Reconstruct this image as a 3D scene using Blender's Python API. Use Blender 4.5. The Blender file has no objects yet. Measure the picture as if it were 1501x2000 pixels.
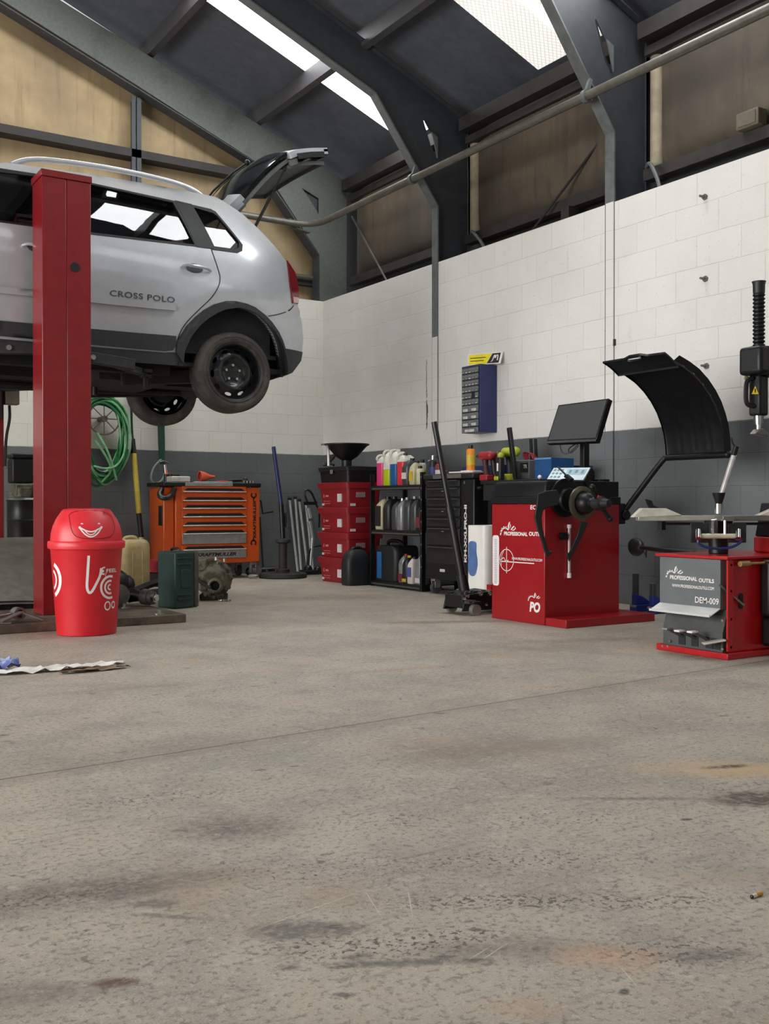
import bpy, math, random
from mathutils import Vector as V, Matrix, geometry
PI=math.pi; rnd=random.Random(7)
sc=bpy.context.scene; COL=sc.collection
def R(d): return math.radians(d)
# ---------------------------------------------------------------- camera (measured from the photograph, image 1501x2000)
YAW,PIT,FPX,CAMH=R(32.58),R(-0.401),2000.0,.77
_s,_c,_sp,_cp=math.sin(YAW),math.cos(YAW),math.sin(PIT),math.cos(PIT)
FW=V((_s*_cp,_c*_cp,_sp)); RT=V((_c,-_s,0)); UP=V((-_s*_sp,-_c*_sp,_cp)); C0=V((0,0,CAMH))
def P(u,v,X=None,Y=None,Z=None,D=None):
    """measured point of the photo, on the world plane X=, Y=, Z= or at depth D"""
    d=FW+RT*((u-750.5)/FPX)+UP*((1000-v)/FPX)
    if X is not None:t=X/d.x
    elif Y is not None:t=Y/d.y
    elif Z is not None:t=(Z-CAMH)/d.z
    else:t=D
    return C0+d*t
# ---------------------------------------------------------------- materials
def lin(c):
    r=[]
    for a in c:
        a=a/255.0
        r.append(a/12.92 if a<=.04045 else ((a+.055)/1.055)**2.4)
    return (r[0],r[1],r[2],1)
class NT:
    def __init__(s,m): s.t=m.node_tree; s.n=s.t.nodes; s.l=s.t.links
    def new(s,typ,**k):
        n=s.n.new(typ)
        for a,b in k.items(): setattr(n,a,b)
        return n
    def put(s,sock,val):
        if isinstance(val,bpy.types.NodeSocket): s.l.new(val,sock)
        else: sock.default_value=val
    def math(s,op,a,b=0.0,c=0.0,clamp=False):
        n=s.new('ShaderNodeMath',operation=op,use_clamp=clamp)
        s.put(n.inputs[0],a); s.put(n.inputs[1],b); s.put(n.inputs[2],c); return n.outputs[0]
    def mix(s,f,a,b,bt='MIX'):
        n=s.new('ShaderNodeMix',data_type='RGBA',blend_type=bt)
        s.put(n.inputs[0],f); s.put(n.inputs[6],a); s.put(n.inputs[7],b); return n.outputs[2]
    def noise(s,vec,scale,detail=4.0,rough=.55,dist=0.0):
        n=s.new('ShaderNodeTexNoise'); s.l.new(vec,n.inputs['Vector'])
        n.inputs['Scale'].default_value=scale; n.inputs['Detail'].default_value=detail
        n.inputs['Roughness'].default_value=rough; n.inputs['Distortion'].default_value=dist
        return n.outputs['Fac']
    def ramp(s,f,a,b,c0=0.0,c1=1.0):
        n=s.new('ShaderNodeMapRange'); n.interpolation_type='SMOOTHSTEP'
        s.put(n.inputs[0],f); n.inputs[1].default_value=a; n.inputs[2].default_value=b
        n.inputs[3].default_value=c0; n.inputs[4].default_value=c1; return n.outputs[0]
    def bump(s,h,strength=.3,dist=.01):
        n=s.new('ShaderNodeBump'); s.put(n.inputs['Height'],h)
        n.inputs['Strength'].default_value=strength; n.inputs['Distance'].default_value=dist
        return n.outputs['Normal']
MATS={}
def mat(name,col,rough=.5,metal=0.0,var=.12,vscale=14.0,spec=.5,coat=0.0,trans=0.0,emit=None,es=0.0,dirt=None,bump=0.0,lined=False):
    if name in MATS: return MATS[name]
    m=bpy.data.materials.new(name); m.use_nodes=True; MATS[name]=m
    t=NT(m); b=t.n['Principled BSDF']
    col=col if lined else lin(col)
    tc=t.new('ShaderNodeTexCoord').outputs['Object']
    nz=t.noise(tc,vscale,3.0)
    f=t.ramp(nz,.3,.7)
    lo=tuple(c*(1-var) for c in col[:3])+(1,); hi=tuple(min(1,c*(1+var)) for c in col[:3])+(1,)
    cc=t.mix(f,lo,hi)
    if dirt:
        dn=t.noise(tc,dirt[1],6.0,.65)
        cc=t.mix(t.ramp(dn,dirt[2],dirt[2]+.18,0,dirt[3]),cc,lin(dirt[0]))
    t.l.new(cc,b.inputs['Base Color'])
    t.l.new(t.math('ADD',t.math('MULTIPLY',nz,.12),max(0,rough-.06)),b.inputs['Roughness'])
    b.inputs['Metallic'].default_value=metal; b.inputs['Specular IOR Level'].default_value=spec
    b.inputs['Coat Weight'].default_value=coat; b.inputs['Coat Roughness'].default_value=.08
    b.inputs['Transmission Weight'].default_value=trans
    if bump: t.l.new(t.bump(t.noise(tc,vscale*4,5.0),bump,.004),b.inputs['Normal'])
    if emit: b.inputs['Emission Color'].default_value=lin(emit); b.inputs['Emission Strength'].default_value=es
    return m
def glassmat(name,tint,refl=(1,1,1),r0=.06):
    m=bpy.data.materials.new(name); m.use_nodes=True; t=NT(m); t.n.remove(t.n['Principled BSDF'])
    tr=t.new('ShaderNodeBsdfTransparent'); gl=t.new('ShaderNodeBsdfGlossy'); mx=t.new('ShaderNodeMixShader')
    tc=t.new('ShaderNodeTexCoord').outputs['Object']
    nz=t.noise(tc,3.0,2.0)
    t.put(tr.inputs[0],t.mix(nz,tuple(c*.94 for c in tint)+(1,),tuple(tint)+(1,)))
    gl.inputs[0].default_value=tuple(refl)+(1,); gl.inputs[1].default_value=.015
    lw=t.new('ShaderNodeFresnel'); lw.inputs[0].default_value=1.5
    t.l.new(t.math('MULTIPLY_ADD',lw.outputs[0],1.25,r0,True),mx.inputs[0])
    t.l.new(tr.outputs[0],mx.inputs[1]); t.l.new(gl.outputs[0],mx.inputs[2])
    t.l.new(mx.outputs[0],t.n['Material Output'].inputs[0]); return m
# ---------------------------------------------------------------- mesh builder
class MB:
    def __init__(s): s.v=[]; s.f=[]; s.mi=[]; s.cur=0
    def add(s,vs,fs):
        o=len(s.v); s.v+= [V(p) for p in vs]; s.f+=[tuple(i+o for i in f) for f in fs]; s.mi+=[s.cur]*len(fs); return s
    def box(s,x0,x1,y0,y1,z0,z1,M=None):
        vs=[V((x,y,z)) for z in (z0,z1) for y in (y0,y1) for x in (x0,x1)]
        if M is not None: vs=[M@p for p in vs]
        return s.add(vs,[(0,2,3,1),(4,5,7,6),(0,1,5,4),(2,6,7,3),(0,4,6,2),(1,3,7,5)])
    def cbox(s,c,d,M=None):
        T=Matrix.Translation(V(c))@(M.to_4x4() if M is not None else Matrix())
        return s.box(-d[0]/2,d[0]/2,-d[1]/2,d[1]/2,-d[2]/2,d[2]/2,T)
    def bar(s,p0,p1,w,h,up=V((0,0,1))):
        """rectangular bar from p0 to p1, w sideways, h along up"""
        p0=V(p0);p1=V(p1);d=(p1-p0).normalized(); a=d.cross(V(up))
        a=a.normalized() if a.length>1e-6 else V((1,0,0)); b=a.cross(d).normalized()
        vs=[p+a*(i*w/2)+b*(j*h/2) for p in (p0,p1) for j in (-1,1) for i in (-1,1)]
        return s.add(vs,[(0,2,3,1),(4,5,7,6),(0,1,5,4),(2,6,7,3),(0,4,6,2),(1,3,7,5)])
    def cyl(s,p0,p1,r0,r1=None,n=16,caps=True):
        r1=r0 if r1 is None else r1
        p0=V(p0);p1=V(p1);d=(p1-p0).normalized()
        a=d.orthogonal().normalized(); b=d.cross(a)
        vs=[];fs=[]
        for p,r in ((p0,r0),(p1,r1)):
            for i in range(n):
                t=2*PI*i/n; vs.append(p+a*(r*math.cos(t))+b*(r*math.sin(t)))
        for i in range(n):
            j=(i+1)%n; fs.append((i,j,n+j,n+i))
        if caps: fs.append(tuple(range(n-1,-1,-1))); fs.append(tuple(range(n,2*n)))
        return s.add(vs,fs)
    def tube(s,pts,r,n=8,closed=False,rs=None):
        pts=[V(p) for p in pts]; N=len(pts); vs=[];fs=[]
        up=None
        for k,p in enumerate(pts):
            a=pts[(k-1)%N] if (k>0 or closed) else p; b=pts[(k+1)%N] if (k<N-1 or closed) else p
            d=(b-a).normalized() if (b-a).length>1e-9 else V((0,0,1))
            if up is None: up=d.orthogonal().normalized()
            up=(up-d*up.dot(d)); up=up.normalized() if up.length>1e-6 else d.orthogonal().normalized()
            w=d.cross(up); rr=rs[k] if rs else r
            for i in range(n):
                t=2*PI*i/n; vs.append(p+up*(rr*math.cos(t))+w*(rr*math.sin(t)))
        for k in range(N if closed else N-1):
            k2=(k+1)%N
            for i in range(n):
                j=(i+1)%n; fs.append((k*n+i,k*n+j,k2*n+j,k2*n+i))
        if not closed: fs.append(tuple(range(n-1,-1,-1))); fs.append(tuple((N-1)*n+i for i in range(n)))
        return s.add(vs,fs)
    def lathe(s,prof,n=24,M=None,a0=0.0,a1=2*PI,sx=1.0,sy=1.0,caps=True):
        full=abs(a1-a0-2*PI)<1e-6; m=n if full else n+1
        vs=[];fs=[]
        for r,z in prof:
            for i in range(m):
                t=a0+(a1-a0)*i/n; vs.append(V((r*math.cos(t)*sx,r*math.sin(t)*sy,z)))
        for k in range(len(prof)-1):
            for i in range(n):
                j=(i+1)%m if full else i+1
                fs.append((k*m+i,k*m+j,(k+1)*m+j,(k+1)*m+i))
        full=full and caps
        if full and prof[0][0]>1e-5: fs.append(tuple(range(m-1,-1,-1)))
        if full and prof[-1][0]>1e-5: fs.append(tuple((len(prof)-1)*m+i for i in range(m)))
        if M is not None: vs=[M@p for p in vs]
        return s.add(vs,fs)
    def loft(s,rings,caps=True,closed=True):
        n=len(rings[0]); vs=[p for r in rings for p in r]; fs=[]
        for k in range(len(rings)-1):
            for i in range(n if closed else n-1):
                j=(i+1)%n; fs.append((k*n+i,k*n+j,(k+1)*n+j,(k+1)*n+i))
        if caps and closed: fs.append(tuple(range(n-1,-1,-1))); fs.append(tuple((len(rings)-1)*n+i for i in range(n)))
        return s.add(vs,fs)
    def ball(s,c,r,n=14,sc=(1,1,1),M=None):
        c=V(c); prof=[(r*math.sin(PI*k/(n//2)),-r*math.cos(PI*k/(n//2))) for k in range(n//2+1)]
        prof[0]=(1e-4,-r); prof[-1]=(1e-4,r)
        T=Matrix.Translation(c)@(M.to_4x4() if M is not None else Matrix())@Matrix.Diagonal((sc[0],sc[1],sc[2],1))
        return s.lathe(prof,n,T)
    def prism(s,poly,vec):
        """poly: list of 3d points (one plane), extruded by vec"""
        poly=[V(p) for p in poly]; n=len(poly); vec=V(vec)
        vs=poly+[p+vec for p in poly]
        fs=[tuple(range(n-1,-1,-1)),tuple(range(n,2*n))]+[(i,(i+1)%n,n+(i+1)%n,n+i) for i in range(n)]
        return s.add(vs,fs)
    def grid(s,fn,nu,nv):
        vs=[fn(i/nu,j/nv) for j in range(nv+1) for i in range(nu+1)]
        fs=[(j*(nu+1)+i,j*(nu+1)+i+1,(j+1)*(nu+1)+i+1,(j+1)*(nu+1)+i) for j in range(nv) for i in range(nu)]
        return s.add(vs,fs)
    def patch(s,outer,holes,fn,res,depth=None,flip=False,seg=None):
        """2d polygon with holes, triangulated at res and mapped by fn(a,b,offset); depth: thickness of a skirt"""
        seg=seg or res
        def resamp(poly):
            out=[]
            for i,p in enumerate(poly):
                q=poly[(i+1)%len(poly)]; L=math.hypot(q[0]-p[0],q[1]-p[1]); k=max(1,int(math.ceil(L/seg)))
                for j in range(k): out.append((p[0]+(q[0]-p[0])*j/k,p[1]+(q[1]-p[1])*j/k))
            return out
        loops=[resamp(outer)]+[resamp(h) for h in holes]
        pts=[];eds=[]
        for lp in loops:
            o=len(pts); pts+=[V(p) for p in lp]; eds+=[(o+i,o+(i+1)%len(lp)) for i in range(len(lp))]
        nb=len(pts)
        def inside(x,y):
            c=False
            for lp in loops:
                j=len(lp)-1
                for i in range(len(lp)):
                    xi,yi=lp[i];xj,yj=lp[j]
                    if (yi>y)!=(yj>y) and x<(xj-xi)*(y-yi)/(yj-yi)+xi: c=not c
                    j=i
            return c
        xs=[p[0] for p in loops[0]];ys=[p[1] for p in loops[0]]
        cell={}
        for p in pts: cell.setdefault((int(p[0]//res),int(p[1]//res)),[]).append(p)
        y=min(ys)+res*.5; row=0
        while y<max(ys):
            x=min(xs)+res*(.5 if row%2 else .15)
            while x<max(xs):
                k=(int(x//res),int(y//res)); near=False
                for a in (-1,0,1):
                    for b in (-1,0,1):
                        for q in cell.get((k[0]+a,k[1]+b),()):
                            if (q[0]-x)**2+(q[1]-y)**2<(.45*res)**2: near=True
                if not near and inside(x,y): pts.append(V((x,y)))
                x+=res
            y+=res; row+=1
        ov,oe,of,_,_,_=geometry.delaunay_2d_cdt(pts,eds,[],0,1e-7)
        fs=[]
        for f in of:
            cx=sum(ov[i][0] for i in f)/3; cy=sum(ov[i][1] for i in f)/3
            if inside(cx,cy): fs.append(tuple(f) if not flip else tuple(reversed(f)))
        vs=[fn(p[0],p[1],0.0) for p in ov]
        s.add(vs,fs)
        if depth:
            for lp in loops:
                n=len(lp); a=[fn(p[0],p[1],0.0) for p in lp]; b=[fn(p[0],p[1],-depth) for p in lp]
                s.add(a+b,[(i,(i+1)%n,n+(i+1)%n,n+i) for i in range(n)])
        return s
def sm(poly,it=2):
    """Chaikin rounding of a closed 2d/3d polygon"""
    for _ in range(it):
        o=[]
        for i,p in enumerate(poly):
            q=poly[(i+1)%len(poly)]
            o.append(tuple(a*.75+b*.25 for a,b in zip(p,q))); o.append(tuple(a*.25+b*.75 for a,b in zip(p,q)))
        poly=o
    return poly
def smo(pts,it=2):
    """rounding of an open polyline"""
    pts=[tuple(p) for p in pts]
    for _ in range(it):
        o=[pts[0]]
        for p,q in zip(pts,pts[1:]):
            o.append(tuple(a*.75+b*.25 for a,b in zip(p,q))); o.append(tuple(a*.25+b*.75 for a,b in zip(p,q)))
        o.append(pts[-1]); pts=o
    return [V(p) for p in pts]
def rrect(x0,x1,y0,y1,r,n=5):
    o=[]
    for cx,cy,a in ((x1-r,y1-r,0),(x0+r,y1-r,90),(x0+r,y0+r,180),(x1-r,y0+r,270)):
        for i in range(n+1):
            t=R(a+90*i/n); o.append((cx+r*math.cos(t),cy+r*math.sin(t)))
    return o
def ring2(cx,cy,r,n=24,ry=None):
    ry=ry or r
    return [(cx+r*math.cos(2*PI*i/n),cy+ry*math.sin(2*PI*i/n)) for i in range(n)]
# ---------------------------------------------------------------- objects
def thing(name,label,cat,loc=(0,0,0),rz=0.0,group=None):
    o=bpy.data.objects.new(name,None); COL.objects.link(o); o.empty_display_size=.05
    o.location=loc; o.rotation_euler=(0,0,rz); o['label']=label; o['category']=cat
    if group: o['group']=group
    return o
def wm(o):
    M=Matrix.Translation(o.location)@o.rotation_euler.to_matrix().to_4x4()
    return wm(o.parent)@M if o.parent else M
def part(mb,name,m,parent=None,world=False,bevel=0.0,seg=2,ang=38,smooth=True,origin=None,recalc=True):
    """link the builder as ONE mesh object. world=True: vertices are in world space, the object keeps its parent's frame"""
    vs=mb.v
    if world and parent is not None:
        I=wm(parent).inverted(); vs=[I@p for p in vs]
    elif parent is not None and parent.parent is not None:      # sub-part given in the thing's own frame
        r=parent
        while r.parent is not None: r=r.parent
        I=wm(parent).inverted()@wm(r); vs=[I@p for p in vs]
    if origin is None and vs:
        lo=V((min(p.x for p in vs),min(p.y for p in vs),min(p.z for p in vs))); hi=V((max(p.x for p in vs),max(p.y for p in vs),max(p.z for p in vs)))
        origin=V(((lo.x+hi.x)/2,(lo.y+hi.y)/2,lo.z))
    origin=V(origin or (0,0,0)); vs=[p-origin for p in vs]
    me=bpy.data.meshes.new(name); me.from_pydata(vs,[],mb.f); 
    for x in (m if isinstance(m,(list,tuple)) else [m]): me.materials.append(x)
    me.polygons.foreach_set('material_index',mb.mi)
    if recalc:
        import bmesh
        bm=bmesh.new(); bm.from_mesh(me); bmesh.ops.remove_doubles(bm,verts=bm.verts,dist=1e-5)
        bmesh.ops.recalc_face_normals(bm,faces=bm.faces); bm.to_mesh(me); bm.free()
    if smooth:
        me.polygons.foreach_set('use_smooth',[True]*len(me.polygons)); me.set_sharp_from_angle(angle=R(ang))
    me.update()
    o=bpy.data.objects.new(name,me); COL.objects.link(o); o.location=origin
    if parent is not None: o.parent=parent
    if bevel:
        b=o.modifiers.new('bevel','BEVEL'); b.width=bevel; b.segments=seg; b.limit_method='ANGLE'; b.angle_limit=R(40); b.harden_normals=False
    return o
def solo(mb,name,m,label,cat,group=None,**k):
    o=part(mb,name,m,None,**k); o['label']=label; o['category']=cat
    if group:o['group']=group
    return o
def struct(mb,name,m,**k):
    o=part(mb,name,m,None,**k); o['kind']='structure'; return o
def dup(root,loc,rz,label,group=None):
    r=root.copy(); COL.objects.link(r); r.location=loc; r.rotation_euler=(0,0,rz); r['label']=label
    if group: r['group']=group
    for ch in list(root.children):
        c=ch.copy(); COL.objects.link(c); c.parent=r
        for g in list(ch.children):
            d=g.copy(); COL.objects.link(d); d.parent=c
    return r
def textgeo(s,size=1.0,bold=0.0,shear=0.0,extrude=0.0,space=1.0):
    cu=bpy.data.curves.new('t','FONT'); cu.body=s; cu.size=size; cu.offset=bold; cu.shear=shear; cu.extrude=extrude; cu.space_character=space; cu.resolution_u=4
    ob=bpy.data.objects.new('t',cu); COL.objects.link(ob)
    dg=bpy.context.evaluated_depsgraph_get(); me=bpy.data.meshes.new_from_object(ob.evaluated_get(dg))
    vs=[tuple(p.co) for p in me.vertices]; fs=[tuple(p.vertices) for p in me.polygons]
    bpy.data.objects.remove(ob); bpy.data.curves.remove(cu); bpy.data.meshes.remove(me)
    return vs,fs
def lettering(s,m,parent,fn,w,h,name='lettering',bold=.0,shear=0.0,space=1.0,label=None,mbin=None):
    """writing fitted to a w x h box whose lower left is fn(0,0); fn(a,b) gives the world point"""
    vs,fs=textgeo(s,1.0,bold,shear,0.0,space)
    x0=min(p[0] for p in vs);x1=max(p[0] for p in vs);y0=min(p[1] for p in vs);y1=max(p[1] for p in vs)
    mb=mbin or MB(); mb.add([fn((p[0]-x0)/(x1-x0)*w,(p[1]-y0)/(y1-y0)*h) for p in vs],fs)
    if mbin: return mbin
    o=part(mb,name,m,parent,world=True,smooth=False,recalc=False)
    if label:o['label']=label
    return o
def stroke(mb,pts,w,fn):
    """flat ribbon of width w along 2d pts, mapped by fn(a,b)"""
    n=len(pts); L=[];Rr=[]
    for i in range(n):
        a=pts[max(0,i-1)];b=pts[min(n-1,i+1)]; dx,dy=b[0]-a[0],b[1]-a[1]; l=math.hypot(dx,dy) or 1
        ww=w[i] if isinstance(w,(list,tuple)) else w
        nx,ny=-dy/l*ww/2,dx/l*ww/2
        L.append(fn(pts[i][0]+nx,pts[i][1]+ny)); Rr.append(fn(pts[i][0]-nx,pts[i][1]-ny))
    mb.add(L+Rr,[(i,i+1,n+i+1,n+i) for i in range(n-1)]); return mb
def poly2(mb,poly,fn):
    tri=geometry.tessellate_polygon([[V((p[0],p[1],0)) for p in poly]])
    mb.add([fn(p[0],p[1]) for p in poly],[tuple(t) for t in tri]); return mb
def rot(ax,d): return Matrix.Rotation(R(d),4,ax)
def frame(o,x,y,z):
    """matrix from origin and three axes"""
    M=Matrix.Identity(4)
    for i in range(3): M[i][0]=x[i];M[i][1]=y[i];M[i][2]=z[i];M[i][3]=o[i]
    return M
# ================================================================= materials of the building
def blockmat(name,axis,white,grey,tone):
    m=bpy.data.materials.new(name); m.use_nodes=True; t=NT(m); b=t.n['Principled BSDF']
    tc=t.new('ShaderNodeTexCoord').outputs['Object']
    sp=t.new('ShaderNodeSeparateXYZ'); t.l.new(tc,sp.inputs[0])
    cb=t.new('ShaderNodeCombineXYZ'); t.l.new(sp.outputs[axis],cb.inputs[0]); t.l.new(sp.outputs[2],cb.inputs[1])
    wob=t.noise(tc,2.2,3.0); 
    va=t.new('ShaderNodeVectorMath',operation='ADD'); t.l.new(cb.outputs[0],va.inputs[0])
    wv=t.new('ShaderNodeCombineXYZ'); t.l.new(t.math('MULTIPLY_ADD',wob,.016,-.008),wv.inputs[1]); t.l.new(t.math('MULTIPLY_ADD',wob,.012,-.006),wv.inputs[0]); t.l.new(wv.outputs[0],va.inputs[1])
    br=t.new('ShaderNodeTexBrick'); t.l.new(va.outputs[0],br.inputs[0])
    br.inputs['Scale'].default_value=1; br.inputs['Brick Width'].default_value=.385; br.inputs['Row Height'].default_value=.225
    br.inputs['Mortar Size'].default_value=.004; br.inputs['Mortar Smooth'].default_value=.6
    br.inputs['Color1'].default_value=(.94,.94,.94,1); br.inputs['Color2'].default_value=(1,1,1,1); br.inputs['Mortar'].default_value=(.84,.83,.81,1)
    edge=t.math('MULTIPLY_ADD',t.noise(tc,9.0,3.0),.012,1.344)
    isw=t.ramp(t.math('SUBTRACT',sp.outputs[2],edge),-.003,.003)
    n1=t.noise(tc,.9,5.0,.6); n2=t.noise(tc,26.0,6.0,.7)
    wc=t.mix(t.ramp(n1,.3,.7),lin(white),lin(tone))
    gc=t.mix(t.ramp(n1,.35,.65),lin(grey),lin(tuple(c*.86 for c in grey)))
    gc=t.mix(t.ramp(n2,.62,.75,0,.5),gc,lin(tuple(min(255,c*1.35) for c in grey)))
    c=t.mix(isw,gc,wc)
    c=t.mix(t.math('ADD',t.math('MULTIPLY',isw,-.35),.95),c,br.outputs[0],'MULTIPLY')
    # grime: thin specks and drips
    sc2=t.new('ShaderNodeMapping'); sc2.inputs['Scale'].default_value=(5,5,.9); t.l.new(tc,sc2.inputs[0])
    dn=t.noise(sc2.outputs[0],1.3,6.0,.7)
    c=t.mix(t.ramp(dn,.62,.8,0,.22),c,lin((140,132,120)))
    sp2=t.noise(tc,60.0,2.0,.5)
    c=t.mix(t.ramp(sp2,.7,.78,0,.45),c,lin((120,114,106)))
    if axis==1:   # chipped paint beside the first column
        for (y,z0,z1,w) in ((8.387,1.54,1.80,.012),(8.392,1.85,2.2,.007),(8.38,1.66,1.76,.02)):
            d=t.math('ABSOLUTE',t.math('SUBTRACT',sp.outputs[1],t.math('MULTIPLY_ADD',t.noise(tc,14.0,4.0),.05,y-.025)))
            a=t.ramp(d,w*.5,w,1,0); zz=t.math('MULTIPLY',t.ramp(sp.outputs[2],z0-.03,z0),t.ramp(sp.outputs[2],z1,z1+.03,1,0))
            c=t.mix(t.math('MULTIPLY',a,zz),c,lin((72,68,64)))
    t.l.new(c,b.inputs['Base Color']); b.inputs['Roughness'].default_value=.62; b.inputs['Specular IOR Level'].default_value=.35
    h=t.math('ADD',t.math('MULTIPLY',t.math('MULTIPLY',br.outputs['Fac'],t.ramp(n1,.25,.7,.35,1)),-.9),t.math('MULTIPLY',n2,.55))
    t.l.new(t.bump(h,.6,.008),b.inputs['Normal']); return m
m_blk_r=blockmat('painted_blocks_right',1,(229,227,223),(108,112,114),(219,216,210))
m_blk_b=blockmat('painted_blocks_back',0,(228,227,218),(112,116,116),(219,217,205))
def floormat():
    m=bpy.data.materials.new('worn_concrete'); m.use_nodes=True; t=NT(m); b=t.n['Principled BSDF']
    tc=t.new('ShaderNodeTexCoord').outputs['Object']
    sp=t.new('ShaderNodeSeparateXYZ'); t.l.new(tc,sp.inputs[0]); X,Y=sp.outputs[0],sp.outputs[1]
    n0=t.noise(tc,.55,3.0,.55); n1=t.noise(tc,2.6,4.0,.62,.4); n2=t.noise(tc,13.0,4.0,.68); n3=t.noise(tc,70.0,2.0,.6); n4=t.noise(tc,260.0,2.0,.5)
    c=t.mix(t.ramp(n0,.3,.7),lin((170,160,144)),lin((184,174,158)))
    c=t.mix(t.ramp(n1,.36,.66,0,.75),c,lin((146,139,129)))
    c=t.mix(t.ramp(n2,.5,.68,0,.5),c,lin((186,178,166)))
    c=t.mix(t.ramp(n3,.5,.68,0,.6),c,lin((104,98,90)))
    c=t.mix(t.ramp(n4,.57,.70,0,.6),c,lin((212,206,196)))
    n5=t.noise(tc,34.0,3.0,.75); c=t.mix(t.ramp(n5,.54,.7,0,.55),c,lin((196,188,176))); n6=t.noise(tc,22.0,3.0,.7,1.2); c=t.mix(t.ramp(n6,.6,.7,0,.6),c,lin((92,86,80)))
    pit=t.noise(tc,150.0,1.0,.5); c=t.mix(t.ramp(pit,.70,.76,0,.7),c,lin((78,72,66)))
    # warm rusty blotches and greenish dust
    nb=t.noise(tc,1.7,3.0,.6,.5); c=t.mix(t.ramp(nb,.56,.72,0,.38),c,lin((176,146,116)))
    ng=t.noise(tc,1.1,2.0,.6); c=t.mix(t.ramp(ng,.6,.75,0,.35),c,lin((142,146,140)))
    # brushed drag marks
    mp=t.new('ShaderNodeMapping'); mp.inputs['Rotation'].default_value=(0,0,R(-6)); mp.inputs['Scale'].default_value=(1.3,16,1); t.l.new(tc,mp.inputs[0])
    ns=t.noise(mp.outputs[0],2.4,3.0,.65); c=t.mix(t.ramp(ns,.55,.72,0,.33),c,lin((118,110,100)))
    wv=t.math('ADD',t.math('MULTIPLY',t.noise(tc,5.0,3.0,.6,.6),.62),t.math('MULTIPLY',t.noise(tc,24.0,3.0,.7),.38))
    brk=t.math('MULTIPLY',t.ramp(n3,.2,.55,.55,1),t.ramp(n6,.36,.52,.45,1))
    def rad(cx,cy,rx,ry,a):
        mp=t.new('ShaderNodeMapping',vector_type='TEXTURE'); mp.inputs['Location'].default_value=(cx,cy,0); mp.inputs['Rotation'].default_value=(0,0,R(a)); mp.inputs['Scale'].default_value=(rx,ry,1); t.l.new(tc,mp.inputs[0])
        ln=t.new('ShaderNodeVectorMath',operation='LENGTH'); t.l.new(mp.outputs[0],ln.inputs[0]); return ln.outputs['Value']
    def lramp(f,a,b,k):      # k inside, falling to 0 at b
        return t.math('MULTIPLY',t.math('MULTIPLY_ADD',f,-1/(b-a),b/(b-a),True),k)
    def stain(cx,cy,rx,ry,a,col,k,soft=.5,wob=.5):
        nonlocal c
        c=t.mix(t.math('MULTIPLY',lramp(t.math('ADD',rad(cx,cy,rx,ry,a),t.math('MULTIPLY_ADD',wv,wob*2,-wob)),max(0,.85-soft),1.0,k),brk),c,lin(col))
    stain(2.45,1.97,.38,.13,-35,(205,168,116),.6,.5,.6)      # rust ring
    stain(2.47,1.99,.10,.025,-20,(72,48,36),.95,.4,.6)
    stain(2.28,1.72,.18,.085,-25,(78,64,52),.95,.25,.45)     # wet oil patch on the right
    stain(2.00,1.90,.30,.022,-33,(92,84,74),.7,.7,.5)
    stain(1.93,2.55,.42,.22,-12,(124,108,94),.75,.7,.7)      # broad brown patches
    stain(1.02,2.23,.20,.13,-30,(96,86,80),.75,.7,.6)
    stain(.62,2.03,.40,.12,-12,(92,86,80),.78,.7,.6)
    stain(.88,1.63,.12,.05,-30,(100,94,88),.8,.25,.5)
    stain(.52,1.62,.045,.02,-20,(92,60,40),.95,.4,.9)        # small rust mark
    stain(1.12,1.38,.24,.07,-28,(108,100,92),.6,.6,.6)
    stain(1.25,1.26,.12,.07,-30,(196,150,112),.55,.6,.7)
    stain(1.02,1.2,.1,.05,-30,(190,152,120),.5,.7,.7)
    stain(.62,1.2,.5,.22,-15,(118,110,102),.5,.8,.7)
    stain(3.6,4.2,.9,.3,-10,(128,116,102),.45,.8,.8)
    stain(2.6,4.0,.5,.06,-8,(150,106,80),.5,.8,.8)
    stain(1.0,3.1,1.3,.18,4,(122,112,102),.4,.8,.7)
    stain(4.4,7.3,.9,.35,-30,(120,106,90),.5,.8,.8)
    def fleck(cx,cy,rx,ry,a,thr):
        nonlocal c
        c=t.mix(t.math('MULTIPLY',lramp(rad(cx,cy,rx,ry,a),.4,1.0,.85),t.ramp(nfl,thr,thr+.05)),c,lin((76,71,66)))
    nfl=t.noise(tc,78.0,2.0,.6,.25)
    def on(u_,v_): q=P(u_,v_,Z=0); return q.x,q.y
    for (u_,v_,rx,ry,a,th) in ((960,1760,.30,.05,-28,.53),(1240,1762,.25,.05,-30,.55),(1000,1680,.35,.10,-30,.58),(880,1830,.16,.06,-20,.55),(1090,1600,.30,.12,-25,.6),(700,1850,.25,.08,-30,.56),(1330,1860,.2,.08,-30,.57),(780,1600,.2,.1,-25,.6),(300,1560,.3,.08,-12,.58),(600,1700,.3,.12,-25,.6),(60,1760,.2,.05,-20,.56),(1300,1340,.8,.3,-20,.62),(500,1350,.9,.3,-15,.63)):
        x_,y_=on(u_,v_); fleck(x_,y_,rx,ry,a,th)
    for (u_,v_,L_,a) in ((925,1868,.075,18),(960,1862,.07,20),(800,1760,.09,60),(725,1760,.10,72),(1225,1905,.05,66),(610,1775,.16,12)):
        x_,y_=on(u_,v_); stain(x_,y_,L_,.0016,a,(214,208,196),.75,.5,.3)
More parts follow.
